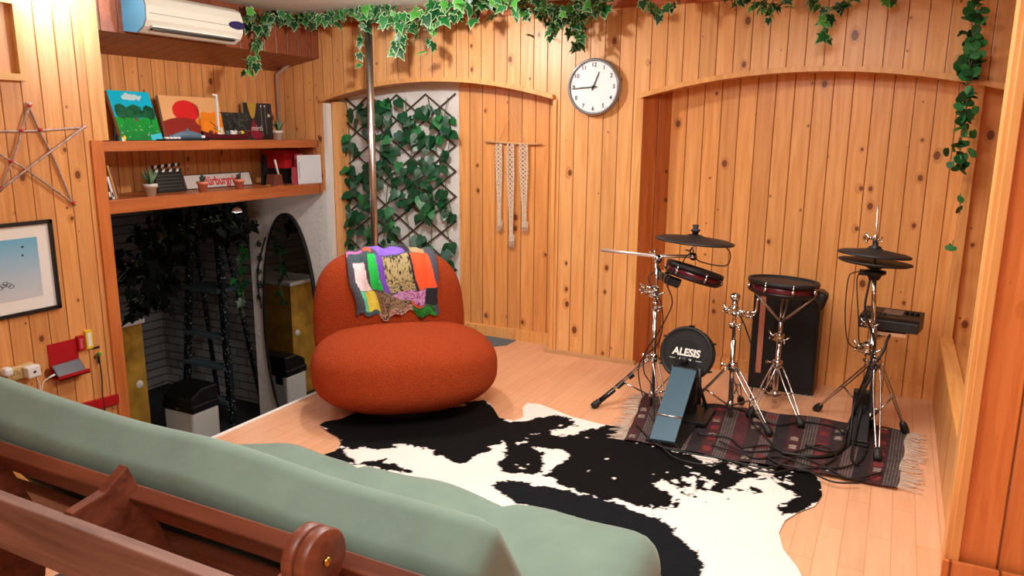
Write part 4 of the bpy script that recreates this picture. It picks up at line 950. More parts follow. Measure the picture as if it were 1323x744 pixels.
for x in (SX0+.1, 2.06):
    for y in (-2.62, -3.18): bm = nb(); box(bm, (x-.03, y-.03, 0), (x+.03, y+.03, .25)); obj('leg', bm, M['sofa_wood'], t, bev=.003)
for k in range(7):
    bm = nb(); x = SX0+.12+k*.205; box(bm, (x, -3.2, .235), (x+.06, -2.6, .25)); obj('seat_slat', bm, M['sofa_wood'], t)
# ------------------------------------------------------------------ cowhide
def fl(u, v): p = at(u, v, 'z', 0); return (p[0], p[1])
def cr(X, Yy): return fl(380+X/1.8375, 500+Yy/1.8375)
OUT = [fl(*q) for q in ((413, 550), (420, 546), (440, 543), (470, 530), (520, 505), (570, 500), (600, 520), (612, 519), (625, 518), (634, 523), (645, 541), (665, 545), (676, 540), (675, 528), (681, 522), (696, 523), (712, 529), (740, 540), (775, 549), (800, 552), (850, 560), (920, 572), (985, 588), (1022, 598), (1047, 608), (1060, 623), (1062, 641), (1053, 655), (1032, 663), (1014, 674), (1006, 690), (1012, 712), (1030, 735), (1042, 760), (1000, 800), (930, 850), (800, 840), (700, 800), (560, 700), (480, 640), (440, 600), (418, 589), (434, 584), (441, 574), (437, 566), (424, 559))]
BL = [[(40, 80), (110, 70), (200, 20), (380, 40), (385, 50), (440, 32), (465, 38), (500, 75), (505, 115), (470, 145), (430, 165), (420, 185), (380, 185), (335, 165), (330, 150), (260, 140), (200, 150), (115, 150), (95, 130)],
 [(40, 155), (110, 150), (150, 186), (95, 185)], [(150, 180), (205, 172), (290, 210), (240, 208), (180, 195)],
 [(495, 88), (545, 85), (600, 72), (650, 72), (678, 95), (640, 105), (600, 108), (640, 120), (720, 100), (750, 92), (830, 105), (900, 130), (940, 165), (975, 185), (990, 212), (930, 218), (940, 238), (900, 245), (870, 222), (845, 235), (905, 262), (900, 288), (840, 290), (740, 270), (640, 240), (598, 215), (625, 190), (660, 163), (610, 148), (565, 142), (600, 180), (595, 207), (540, 207), (485, 205), (480, 190), (500, 150), (488, 130)],
 [(955, 215), (1000, 172), (1060, 170), (1135, 180), (1110, 207), (1060, 225), (1010, 252), (955, 247)],
 [(1150, 165), (1215, 195), (1260, 235), (1265, 265), (1215, 295), (1165, 312), (1160, 290), (1190, 258), (1150, 242), (1125, 195)],
 [(850, 110), (1000, 140), (1190, 160), (1190, 185), (1130, 190), (1000, 160), (930, 160)],
 [(475, 238), (520, 225), (600, 245), (700, 260), (790, 290), (890, 330), (940, 380), (975, 450), (900, 520), (860, 448), (820, 400), (700, 330), (600, 290), (530, 280), (500, 262)]]
BL = [[cr(*q) for q in p] for p in BL]
hx0, hx1 = min(p[0] for p in OUT)-.02, max(p[0] for p in OUT)+.02; hy0, hy1 = min(p[1] for p in OUT)-.02, max(p[1] for p in OUT)+.02
def hidepos(U, V):
    X = hx0+U*(hx1-hx0); Yy = hy0+V*(hy1-hy0); ins = inpoly(X, Yy, OUT)
    # snap outside vertices to the outline
    px = np.array(OUT); ox, oy = np.where(~ins)
    P = np.stack([X[ox, oy], Yy[ox, oy]], -1); best = np.full(len(P), 1e9); bp = P.copy()
    for i in range(len(px)):
        a, b = px[i], px[(i+1) % len(px)]; d = b-a; tt = np.clip(((P-a)@d)/(d@d+1e-12), 0, 1); q = a+tt[:, None]*d; ds = ((P-q)**2).sum(1); m = ds < best; best[m] = ds[m]; bp[m] = q[m]
    X = X.copy(); Yy = Yy.copy(); X[ox, oy] = bp[:, 0]; Yy[ox, oy] = bp[:, 1]
    return X, Yy, .006+.004*fbm(X, Yy, 5, 3)
def hidecol(U, V):
    X = hx0+U*(hx1-hx0); Yy = hy0+V*(hy1-hy0)
    dx = fbm(X, Yy, 22, 1)*.075+fbm(X, Yy, 90, 5)*.025; dy = fbm(X, Yy, 22, 11)*.075+fbm(X, Yy, 90, 15)*.025
    m = np.zeros(X.shape, bool)
    for p in BL: m |= inpoly(X+dx, Yy+dy, p)
    # ragged islands near the right patches
    fr = fbm(X, Yy, 17, 31)+fbm(X, Yy, 45, 33)*.6; Z = inpoly(X, Yy, [cr(*q) for q in ((870, 110), (1180, 150), (1190, 300), (1130, 250), (1000, 290), (880, 240))]); m = m ^ (Z & (fr > .24))
    Z = inpoly(X, Yy, [cr(*q) for q in ((480, 80), (870, 110), (900, 250), (640, 220), (480, 200))]); m = m & ~(Z & (fr > .36))
    c = np.where(m[..., None], lin(6, 6, 7), lin(240, 230, 222)*(1+fbm(X, Yy, 4, 8)[..., None]*.12))
    last = inpoly(X+dx*.6, Yy+dy*.6, BL[-1]); c = np.where(last[..., None], lin(14, 17, 23)*(1+fbm(X, Yy, 60, 8)[..., None]*.8), c)
    return c
o = colgrid('cowhide_rug', hidepos, hidecol, 300, 280, attrmat('cowhide_fur', .9, .5, 260, 0, .15), None, lambda U, V: inpoly(hx0+U*(hx1-hx0), hy0+V*(hy1-hy0), OUT))
tag(o, 'large black and white cowhide rug spread over the orange floor', 'rug')
# ------------------------------------------------------------------ kilim under the drums
KA, KB, KC, KD = [Vector((*fl(*q), 0)) for q in ((806, 572), (1158, 634), (1172, 560), (832, 512))]   # near-left, near-right, far-right, far-left
def kpos(U, V):
    P = np.zeros(U.shape+(3,)); 
    for k in range(3): P[..., k] = (KA[k]*(1-U)+KB[k]*U)*(1-V)+(KD[k]*(1-U)+KC[k]*U)*V
    w = np.sin(U*9+1)*.006; P[..., 1] += w; P[..., 0] += np.sin(V*5)*.003
    return P[..., 0], P[..., 1], .014+.004*np.sin(U*26+V*3)*np.sin(V*7+1)
def kcol(U, V):
    return .62*kcol0(U, V)
def kcol0(U, V):
    c = np.ones(U.shape+(3,))*lin(74, 34, 38); S = U*20; b = np.floor(S); f = S-b
    pal = [(84, 34, 40), (52, 28, 32), (100, 44, 50), (62, 40, 44), (92, 30, 36), (44, 30, 36)]
    for k, p in enumerate(pal): c = np.where((b.astype(int) % 6 == k)[..., None], lin(*p), c)
    c = np.where(((np.abs(f-.5) < .44) & (np.abs(((S*5) % 1)-.5) < .18) & (b.astype(int) % 3 == 1))[..., None], lin(118, 104, 100), c)
    mot = (b.astype(int) % 3 == 0) & (np.abs(f-.5) < .3) & (((V*7) % 1 > .3) & ((V*7) % 1 < .75)) & (np.abs(np.abs((V*28) % 1-.5)+np.abs(f-.5)*1.4-.4) < .22) & (np.sin(np.floor(V*7)*5+b*3) > -.1)
    c = np.where(mot[..., None], lin(196, 176, 160), c)
    mot = (b.astype(int) % 4 == 2) & (np.abs(f-.5) < .34) & (np.abs((V*5) % 1-.5) < .2) & (np.abs(f-.5)+np.abs((V*5) % 1-.5) < .4); c = np.where(mot[..., None], lin(150, 50, 50), c)
    return c*(.95+.9*fbm(U*40, V*20, 3, 2)[..., None]+.5*fbm(U*8, V*4, 3, 5)[..., None])
t = thing('kilim_rug', 'dark maroon patterned kilim with pale fringes under the drum kit', 'rug', tuple((KA+KB+KC+KD)/4))
colgrid('woven_field', kpos, kcol, 300, 120, attrmat('kilim_wool', .95, .5, 200), t)
for a, b, c in ((KA, KD, -1), (KB, KC, 1)):
    bm = nb(); d = (KB-KA).normalized()*c
    for k in range(64):
        f = (k+random.random()*.6)/64; p = a.lerp(b, f)+Vector((math.sin(f*14)*.006, 0, .014)); L = random.uniform(.05, .095); s = random.uniform(-.35, .35)
        n_ = Vector((-d[1], d[0], 0)); tube(bm, curve_pts([p, p+d*L*.5+n_*s*L*.3-Vector((0, 0, .004)), p+d*L+n_*s*L-Vector((0, 0, .008))], 3), [.0022]*6+[.001], 4)
    obj('fringe', bm, M['fringe'], t)
# ------------------------------------------------------------------ drum kit
def fpt(u, v, z=.0): p = at(u, v, 'z', z); return Vector((p[0], p[1], z))
ZR = .017
def tripod(t, base, hub_z, low_z, feet, double=True, r=.0052, taped=False):
    """three braced legs from a hub on the tube"""
    tip = []
    for f in feet:
        f = Vector((f[0], f[1], f[2] if len(f) > 2 else ZR+.012)); d = Vector((f[0]-base[0], f[1]-base[1], 0)).normalized(); n = Vector((-d[1], d[0], 0))
        h = Vector((base[0], base[1], hub_z))+d*.022; bm = nb(); w = .011
        for s in ((-1, 1) if double else (0,)):
            pts = [h+n*w*s, h.lerp(f, .35)+n*w*1.3*s, h.lerp(f, .75)+n*w*.8*s, f+n*w*.35*s]
            tube(bm, curve_pts(pts, 4), r*.72 if double else r, 6)
        lg = obj('leg', bm, M['chrome'], t)
        bm = nb(); m = h.lerp(f, .5); lo = Vector((base[0], base[1], low_z))+d*.015; tube(bm, [lo, m], .0045, 6); tube(bm, [m-n*.014, m+n*.014], .005, 6); obj('brace', bm, M['chrome'], lg)
        bm = nb(); e = (f-h).normalized(); lathe(bm, [(.008, -.045), (.016, -.03), (.019, -.004), (.017, .012), (0, .016)], f, e, 14); obj('rubber_foot', bm, M['rubber'], lg)
        if taped:
            bm = nb()
            for q in (.45, .6, .72): a = h.lerp(f, q); tube(bm, [a, a+e*.03], r*1.9, 8)
            obj('dark_tape', bm, M['ink'], lg)
    bm = nb(); lathe(bm, [(.016, hub_z-.02), (.024, hub_z-.012), (.024, hub_z+.018), (.016, hub_z+.024)], (base[0], base[1], 0), n=18)
    tube(bm, [Vector((base[0]-.02, base[1], hub_z+.005)), Vector((base[0]-.045, base[1]-.01, hub_z+.008))], .004, 6); bmesh.ops.create_uvsphere(bm, u_segments=10, v_segments=6, radius=.009, matrix=Matrix.Translation((base[0]-.048, base[1]-.01, hub_z+.008)))
    obj('leg_collar', bm, M['chrome'], t)
    bm = nb(); lathe(bm, [(.014, low_z-.02), (.018, low_z), (.014, low_z+.02)], (base[0], base[1], 0), n=14); obj('lower_collar', bm, M['chrome'], t)
def wing(bm, p, d, s=.02):
    d = Vector(d).normalized(); tube(bm, [p, p+d*s*.6], s*.22, 8); n = d.orthogonal().normalized()
    for k in (-1, 1): tube(bm, curve_pts([p+d*s*.5, p+d*s*.9+n*k*s*.5, p+d*s*1.1+n*k*s], 3), [s*.2]*6+[s*.12], 6)
def clampm(bm, p, s=.026):
    Mx = Matrix.Translation(p)@Matrix.Rotation(.5, 4, 'Z'); box(bm, (-s, -s*.7, -s*.8), (s*.5, s*.7, s*.8), M4=Mx); lathe(bm, [(s*.8, -s), (s, -s*.7), (s, s*.7), (s*.8, s)], p, n=14)
    wing(bm, p+Vector((-s, -s*.4, s*.3)), (-1, -.4, .2), s*1.1); wing(bm, p+Vector((s*.8, -s*.6, -s*.3)), (.8, -.6, 0), s*1.0); tube(bm, [p+Vector((-s*1.4, -s*.8, -s*.5)), p+Vector((s*1.4, -s*.8, -s*.5))], s*.2, 8)
# ---- left boom stand
LB = fpt(842, 527); LF = [(*fpt(768, 527)[:2], .014), (*fpt(863, 560)[:2], ZR+.014)]
LF.append((3*LB[0]-LF[0][0]-LF[1][0]+.02, 3*LB[1]-LF[0][1]-LF[1][1], ZR+.014))
yb = LB[1]; tilt = lambda v: at(849 if v < 400 else 846, v, 'y', yb)
ztop = at(848, 334, 'y', yb)[2]; LT = at(849, 334, 'y', yb)
t = thing('cymbal_stand', 'leftmost chrome drum stand with long boom rod and black taped leg', 'cymbal stand', LB, 'chrome drum stands')
del t['group']
hub = at(845, 462, 'y', yb)[2]; low = at(842, 518, 'y', yb)[2]
ax = lambda z: LB+(LT-LB)*(z/LT[2])
bm = nb(); tube(bm, [ax(.02), ax(.52)], .0125, 16); tube(bm, [ax(.50), ax(ztop)], .0095, 16); obj('tube', bm, M['chrome'], t)
tripod(t, ax(.2), hub, max(.07, low), LF, taped=False)
lg = [c for c in t.children if c.name.startswith('leg') and not c.name.startswith('leg_')][0]
bm = nb(); h = ax(hub); f = Vector(LF[0])
for q, w in ((.34, .03), (.50, .045), (.66, .10), (.84, .03)):
    a = h.lerp(f, q); tube(bm, [a, a+(f-h).normalized()*w], .0135, 8)
obj('dark_tape', bm, M['ink'], lg)
bm = nb(); p = at(845, 377, 'y', yb); clampm(bm, p, .026); clampm(bm, p+Vector((-.02, -.01, .012)), .02); obj('clamp', bm, M['chrome'], t)
bm = nb(); lathe(bm, [(.014, -.02), (.018, -.01), (.018, .02), (.013, .03)], ax(.52), n=16); wing(bm, ax(.52)+Vector((.016, -.01, 0)), (.8, -.6, 0), .02); obj('height_collar', bm, M['chrome'], t)
bm = nb(); J = ax(ztop); lathe(bm, [(.0, -.024), (.02, -.022), (.022, 0), (.02, .022), (0, .024)], J, (.45, -.89, 0), 18); wing(bm, J+Vector((.012, -.024, 0)), (.45, -.89, .2), .026); wing(bm, J+Vector((-.01, 0, .018)), (-.5, 0, .8), .02); obj('tilter', bm, M['chrome'], t)
y2 = yb-.0
B0, B1 = at(777, 323, 'y', yb-.02), at(895, 331, 'y', yb+.03)
bm = nb(); tube(bm, [B0, J+Vector((0, 0, .012)), B1], .0082, 14); obj('boom_rod', bm, M['bright_steel'], t)
bm = nb(); CYM = at(898, 308, 'y', yb+.03); lathe(bm, [(0, -.016), (.017, -.014), (.018, .014), (0, .016)], B1, (.45, -.89, 0), 16); wing(bm, B1+Vector((-.01, 0, .012)), (-.4, 0, 1), .022); tube(bm, [B1, CYM+Vector((0, 0, .012))], .004, 8); obj('cymbal_tilter', bm, M['chrome'], t)
def cymbal(t, c, r, tiltax, name='cymbal_pad', bell=True, depth=.012, flip=False):
    ax_ = Vector(tiltax).normalized(); s = -1 if flip else 1
    pr_ = [(0, .018*s), (r*.16, .018*s), (r*.24, .010*s), (r*.9, -.004*s), (r, -.010*s), (r*.99, -.016*s), (r*.5, -.008*s-.004), (0, -.006)]
    bm = nb(); lathe(bm, pr_, c, ax_, 56); return obj(name, bm, M['rubber'], t)
rC = (at(950, 314, 'y', yb+.03)-at(846, 308, 'y', yb+.03)).length/2*.97
t2 = thing('crash_cymbal_pad', 'black rubber electronic cymbal on the leftmost boom stand', 'cymbal', CYM)
c_ = cymbal(t2, CYM, rC, (.06, .045, 1))
bm = nb(); lathe(bm, [(.013, .012), (.015, .03), (.022, .036), (.022, .042), (.012, .044), (.015, .064), (.0, .060)], CYM, n=20); obj('felt_nut', bm, M['rubber'], t2)
bm = nb(); e = at(936, 317, 'y', yb+.03); tube(bm, curve_pts([e, e+Vector((.03, 0, -.04)), e+Vector((.01, 0, -.095)), at(905, 338, 'y', yb+.03), at(894, 328, 'y', yb+.0), at(886, 332, 'y', yb), at(880, 345, 'y', yb)], 8), .0028, 6); obj('signal_cable', bm, M['cable'], t2)
# tom pad held by the left stand, turned edge on
def drumpad(name, label, c, axis, r, h, lugs=6, shell='maroon_shell'):
    A = Vector(axis).normalized(); t = thing(name, label, 'drum pad', c)
    bm = nb(); lathe(bm, [(0, 0), (r*.97, 0), (r*.97, h), (r*.93, h)], c, A, 48); obj('shell', bm, M[shell], t)
    bm = nb(); lathe(bm, [(r*.95, h-.004), (r*1.035, h-.008), (r*1.05, h+.004), (r*1.03, h+.014), (r*.97, h+.013), (r*.96, h+.004)], c, A, 48); obj('rim', bm, M['rubber'], t)
    bm = nb(); lathe(bm, [(r*.97, h+.002), (0, h+.004)], c, A, 48); obj('head', bm, M['mesh_head'], t)
    bm = nb(); lathe(bm, [(0, -.006), (r*.90, -.006), (r*1.0, .004), (r*.98, .012)], c, A, 48); obj('lower_hoop', bm, M['black'], t)
    a = A.orthogonal().normalized(); b = A.cross(a)
    for k in range(lugs):
        th = 2*PI*k/lugs+.4; d = a*math.cos(th)+b*math.sin(th); p = c+d*(r*1.02)
        bm = nb(); tube(bm, [p+A*(h*.15), p+A*(h+.012)], .0045, 8); tube(bm, [p+A*(h*.3), p+A*(h*.7)], .008, 8); obj('lug', bm, M['chrome'], t)
    return t
pc = at(889, 352, 'y', yb+.10)
t3 = drumpad('tom_pad', 'maroon tom pad seen edge-on under the left cymbal', pc+Vector((.02, 0, -.03)), (.24, .18, 1), .135, .045)
bm = nb(); q = pc+Vector((-.12, -.03, -.02)); box(bm, (-.03, -.02, -.02), (.03, .02, .02), M4=Matrix.Translation(q)@Matrix.Rotation(.3, 4, 'Y')); tube(bm, [q, ax(ztop-.03)], .007, 8); obj('mount_bracket', bm, M['chrome'], t3)
bm = nb(); box(bm, (-.035, -.025, -.035), (.035, .025, .0), M4=Matrix.Translation(q+Vector((.07, -.04, -.0)))@Matrix.Rotation(.3, 4, 'Y')); obj('jack_box', bm, M['black'], t3)
# ---- kick tower with pedal
yk = -.74; KC_ = at(887, 457, 'y', yk); kr = .127
t = thing('kick_drum_pad', 'black kick drum pad with white lettering on a black tower', 'kick pad', (KC_[0], yk+.03, ZR))
NA = Vector((-.10, -.97, .22)).normalized(); XA = Vector((0, 0, 1)).cross(-NA).normalized()*-1
XA = Vector((0, 0, 1)).cross(NA).normalized(); UA = NA.cross(XA)
if XA[0] < 0: XA = -XA
UA = NA.cross(XA)
if UA[2] < 0: UA = -UA
MK = Matrix(((XA[0], UA[0], NA[0], KC_[0]), (XA[1], UA[1], NA[1], KC_[1]), (XA[2], UA[2], NA[2], KC_[2]), (0, 0, 0, 1)))
bm = nb(); lathe(bm, [(0, -.07), (kr*.93, -.07), (kr*.97, -.05), (kr*.97, 0), (0, 0)], KC_, NA, 48); obj('housing', bm, M['black'], t)
bm = nb(); lathe(bm, [(kr*.90, .0), (kr, -.012), (kr*1.03, 0), (kr*1.0, .014), (kr*.93, .016), (kr*.90, .006)], KC_, NA, 56); obj('rim', bm, M['rubber'], t)
bm = nb(); lathe(bm, [(0, .007), (kr*.55, .006), (kr*.91, .003)], KC_, NA, 48); hd = obj('head', bm, M['mesh_head'] if 0 else M['blackm'], t)
bm = nb()
for k in range(40):
    a0, a1 = 2*PI*k/40, 2*PI*(k+1)/40
    for r in (.60,): tube(bm, [MK@Vector((math.cos(a0)*kr*r, math.sin(a0)*kr*r+.006, .0065)), MK@Vector((math.cos(a1)*kr*r, math.sin(a1)*kr*r+.006, .0065))], .0012, 4, cap=False)
obj('patch_ring', bm, M['rubber'], hd)
text('ALESIS', .048, MK@Matrix.Translation((0, .006, .0085)), M['paper'], hd, bold=.0018, sx=.98, shear=.12)
text('D R U M S', .013, MK@Matrix.Translation((0, -.026, .0085)), M['paper'], hd, bold=.0006)
bm = nb()
for s in (-1, 1): box(bm, (s*.064-.014, -.0272, .008), (s*.064+.014, -.0252, .009), M4=MK)
obj('logo_line', bm, M['paper'], hd)
for k in range(6):
    a = 2*PI*k/6+.5; p = MK@Vector((math.cos(a)*kr*1.04, math.sin(a)*kr*1.04, 0)); bm = nb(); tube(bm, [p+NA*.014, p-NA*.05], .005, 8); obj('tension_lug', bm, M['black'], t)
bm = nb(); bx0 = KC_[0]; box(bm, (bx0-.035, yk+.01, ZR+.02), (bx0+.05, yk+.07, KC_[2]-.05)); box(bm, (bx0-.10, yk-.10, ZR), (bx0+.13, yk+.12, ZR+.02)); 
for s in (-1, 1): tube(bm, [Vector((bx0+s*.09, yk+.11, ZR+.01)), Vector((bx0+s*.03, yk+.06, KC_[2]-.1))], .009, 8)
obj('tower', bm, M['black'], t, bev=.003)
hL, hR = at(839, 566, 'z', ZR+.022), at(872, 571, 'z', ZR+.022); tL, tR = at(869, 473, 'y', yk-.07), at(900, 479, 'y', yk-.07)
t = thing('kick_pedal', 'blue-grey kick pedal with long flat footboard before the kick pad', 'pedal', ((hL[0]+hR[0])/2, (hL[1]+hR[1])/2, ZR))
bm = nb(); ml, mr = hL.lerp(tL, .32), hR.lerp(tR, .32); dz = Vector((0, .004, -.012))
prism(bm, [ml, mr, tR, tL], dz); obj('footboard', bm, M['pedal_blue'], t, bev=.002)
bm = nb(); prism(bm, [hL, hR, mr-Vector((0, .004, .002)), ml-Vector((0, .004, .002))], dz); obj('heel_plate', bm, M['pedal_blue'], t, bev=.002)
bm = nb(); tube(bm, [ml, mr], .005, 8); obj('hinge', bm, M['steel'], t)
bm = nb(); box(bm, (min(hL[0], hR[0])-.02, hL[1]+.01, ZR), (max(tR[0], hR[0])+.02, yk-.02, ZR+.008)); obj('base_plate', bm, M['black'], t)
bm = nb(); tube(bm, [tR+Vector((.01, .02, .01)), tR+Vector((.014, .03, -.17))], .009, 8); tube(bm, [tL+Vector((-.008, .03, .0)), tL+Vector((-.008, .03, -.17))], .008, 8); tube(bm, [tL+Vector((-.01, .03, -.01)), tR+Vector((.02, .03, -.01))], .007, 8); obj('pedal_post', bm, M['black'], t)
bm = nb(); bt = KC_+NA*.03+Vector((.0, 0, -.03)); tube(bm, [(tL+tR)/2+Vector((0, .03, -.01)), bt], .004, 8); lathe(bm, [(0, -.02), (.018, -.018), (.018, .012), (0, .014)], bt, NA, 16); obj('beater', bm, M['black'], t)
# ---- second stand (slim tube with knob top and side arm)
B2 = fpt(943, 543); T2 = at(950, 384, 'y', B2[1]); F2 = [(*fpt(993, 567)[:2], ZR+.014), (*fpt(882, 538)[:2], ZR+.014)]; F2.append((3*B2[0]-F2[0][0]-F2[1][0], 3*B2[1]-F2[0][1]-F2[1][1], ZR+.014))
t = thing('drum_stand', 'slim chrome stand with clear knob top just right of the kick pad', 'drum stand', B2)
a2 = lambda z: B2+(T2-B2)*(z/T2[2]); hub = at(948, 474, 'y', B2[1])[2]
bm = nb(); tube(bm, [a2(.03), a2(.40)], .0125, 14); tube(bm, [a2(.38), a2(T2[2])], .0095, 14); obj('tube', bm, M['chrome'], t); tripod(t, a2(.2), hub, .08, F2)
bm = nb(); bmesh.ops.create_uvsphere(bm, u_segments=20, v_segments=12, radius=.023, matrix=Matrix.Translation(T2)); lathe(bm, [(.013, -.05), (.016, -.03), (.012, -.018)], T2, n=16); obj('ball_joint', bm, M['chrome'], t)
bm = nb(); p = at(948, 401, 'y', B2[1]); clampm(bm, p, .022); p3 = at(972, 404, 'y', B2[1]+.02); tube(bm, curve_pts([at(936, 400, 'y', B2[1]-.02), p, p3, at(977, 400, 'y', B2[1]+.03), at(979, 385, 'y', B2[1]+.04)], 5), .0065, 10); clampm(bm, at(966, 406, 'y', B2[1]+.01), .016); obj('side_arm', bm, M['chrome'], t)
bm = nb(); p = at(946, 420, 'y', B2[1]); lathe(bm, [(.014, -.014), (.017, 0), (.014, .014)], p, n=14); wing(bm, p+Vector((.014, 0, 0)), (1, -.2, 0), .026); obj('height_collar', bm, M['chrome'], t)
# ---- snare pad and its stand
ys = -.40; B3 = at(1003, 530, 'z', 0); B3[1] = ys; B3[0] = at(1002, 500, 'y', ys)[0]
SP = at(1011, 376, 'y', ys)
T3 = at(1003, 404, 'y', ys); F3 = [(*fpt(1034, 556)[:2], ZR+.014), (*fpt(968, 543)[:2], ZR+.014)]; F3.append((3*B3[0]-F3[0][0]-F3[1][0], min(-.2, 3*B3[1]-F3[0][1]-F3[1][1]), ZR+.014))
t = thing('snare_stand', 'chrome basket stand under the large snare pad', 'drum stand', (B3[0], ys, 0))
bm = nb(); tube(bm, [Vector((B3[0], ys, .04)), Vector((B3[0], ys, .36))], .012, 14); tube(bm, [Vector((B3[0], ys, .34)), Vector((B3[0], ys, T3[2]-.02))], .009, 14); obj('tube', bm, M['chrome'], t); tripod(t, (B3[0], ys), .24, .08, F3)
zb3 = at(1003, 435, 'y', ys)[2]
bm = nb(); clampm(bm, Vector((B3[0], ys, zb3)), .022); obj('height_clamp', bm, M['brass'] if 0 else M['chrome'], t)
for d in ((.14, -.05), (-.11, -.08), (.0, .14)):
    bm = nb(); c = Vector((B3[0], ys, T3[2]-.045)); e = Vector((B3[0]+d[0], ys+d[1], SP[2]-.012)); m = c.lerp(e, .5)
    n_ = Vector((-d[1], d[0], 0)).normalized()*.012
    for s in (-1, 1): tube(bm, [c+n_*s*.3, m+n_*s-Vector((0, 0, .0)), e+n_*s*.3], .0045, 6)
    tube(bm, [e, e+Vector((d[0], d[1], 0)).normalized()*.012+Vector((0, 0, .03))], .006, 8); obj('basket_arm', bm, M['steel'], t)
drumpad('snare_pad', 'large round maroon and black snare pad on the basket stand', Vector((SP[0], ys, SP[2]-.008)), (.03, .05, 1), .158, .050, 8)
pb_ = at(1053, 385, 'y', ys+.10)
t = thing('small_black_pad', 'small black clamp and pad beside the snare, over the speaker', 'drum pad', pb_)
bm = nb(); rbox(bm, (.055, .05, .045), .02, 3, None, Matrix.Translation(pb_)@Matrix.Rotation(.3, 4, 'Y')); obj('housing', bm, M['black'], t)
bm = nb(); tube(bm, [pb_+Vector((-.05, -.03, -.03)), Vector((B3[0]+.02, ys, T3[2]-.04))], .007, 8); tube(bm, [pb_+Vector((-.03, -.05, .02)), pb_+Vector((.02, -.05, -.03))], .005, 8); obj('arm', bm, M['black'], t)
# ---- speaker cabinet
sy = -.10; x0s, x1s = at(969, 450, 'y', sy)[0], at(1050, 450, 'y', sy)[0]; zs = at(1010, 378, 'y', sy)[2]; x1s = at(1051, 500, 'y', sy)[0]
t = thing('speaker_cabinet', 'tall black speaker cabinet against the recess wall behind the snare', 'speaker', ((x0s+x1s)/2, 0, 0))
bm = nb(); box(bm, (x0s, sy, 0), (x1s, .115, zs)); obj('cabinet', bm, M['black'], t, bev=.008)
bm = nb(); box(bm, (x0s+.11, sy-.008, .03), (x1s-.012, sy, zs-.04)); gr = obj('grille', bm, M['blackm'], t, bev=.003)
bm = nb(); a = at(982, 400, 'y', sy)[0]; box(bm, (a, sy-.004, .09), (a+.028, sy+.001, zs-.03)); obj('tan_strip', bm, plain('strip_tan', srgb(190, 120, 92), .5), t)  # upright tan strip on the cabinet front
c = at(1038, 511, 'y', sy-.01); text('dBTechnologies', .022, Matrix.Translation((c[0]-.012, sy-.0086, c[2]))@Matrix.Rotation(PI/2, 4, 'X'), plain('badge_silver', srgb(150, 150, 150), .4), gr, bold=.0004)
# ---- hi-hat stand
H0 = Vector((2.572, -.56, 0)); yh = H0[1]; H0[0] = at(1127, 560, 'y', yh)[0]; HT = at(1134, 265, 'y', yh)
t = thing('hi_hat_stand', 'chrome hi-hat stand with three double-braced legs at the right of the kit', 'hi-hat stand', H0)
hv = lambda v, u=1130: at(u, v, 'y', yh)
HX = lambda z: H0+(Vector((hv(330)[0], yh, hv(330)[2]))-H0)*(z/hv(330)[2])
FH = [(*fpt(1133, 600)[:2], ZR+.014), (*fpt(1055, 531)[:2], .014), (*fpt(1168, 563)[:2], ZR+.014)]
bm = nb(); tube(bm, [HX(.05), HX(.52)], .013, 16); tube(bm, [HX(.50), HX(hv(352)[2])], .010, 16); obj('tube', bm, M['chrome'], t)
tripod(t, HX(.2), hv(468)[2], .10, FH)
bm = nb(); p = hv(352); lathe(bm, [(.012, -.035), (.022, -.03), (.03, -.012), (.046, -.004), (.046, .008), (.02, .012)], p, n=24); box(bm, (p[0]-.06, p[1]-.02, p[2]-.014), (p[0]-.02, p[1]+.02, p[2]+.008)); obj('cymbal_seat', bm, M['black'], t)
bm = nb(); tube(bm, [hv(345), HT], .0035, 8); obj('pull_rod', bm, M['steel'], t)
bm = nb(); p = hv(308, 1131); lathe(bm, [(.006, -.02), (.011, -.014), (.011, .014), (.006, .018)], p, n=14); wing(bm, p+Vector((-.01, -.004, .0)), (-1, -.3, .1), .026); wing(bm, p+Vector((.01, 0, -.004)), (1, 0, 0), .016); obj('clutch', bm, M['chrome'], t)
bm = nb(); clampm(bm, hv(450, 1121), .026); obj('clamp', bm, M['chrome'], t); bm = nb(); clampm(bm, hv(418, 1124), .017); obj('clamp', bm, M['chrome'], t)
rH = (hv(328, 1181)-hv(328, 1079)).length/2*.97
for nm, lb, v, fl_ in (('hi_hat_top_pad', 'upper black hi-hat cymbal pad', 325, False), ('hi_hat_bottom_pad', 'lower black hi-hat cymbal pad', 342, True)):
    c = hv(v); t2 = thing(nm, lb+' on the hi-hat stand', 'cymbal', c); cymbal(t2, c, rH, (.05, .05, 1), 'rubber_disc', flip=fl_)
    if not fl_: bm = nb(); lathe(bm, [(.026, .012), (.026, .022), (.012, .026), (.012, .04), (0, .04)], c, n=20); obj('felt', bm, M['black'], t2)
bm = nb(); tube(bm, curve_pts([hv(350, 1118), hv(352, 1104), hv(360, 1096), hv(400, 1092), hv(436, 1094), hv(448, 1102), hv(452, 1118)], 7), .0025, 6); tube(bm, curve_pts([hv(352, 1110), hv(365, 1107), hv(410, 1109), hv(440, 1110), hv(460, 1118)], 7), .0025, 6); obj('signal_cable', bm, M['cable'], t)
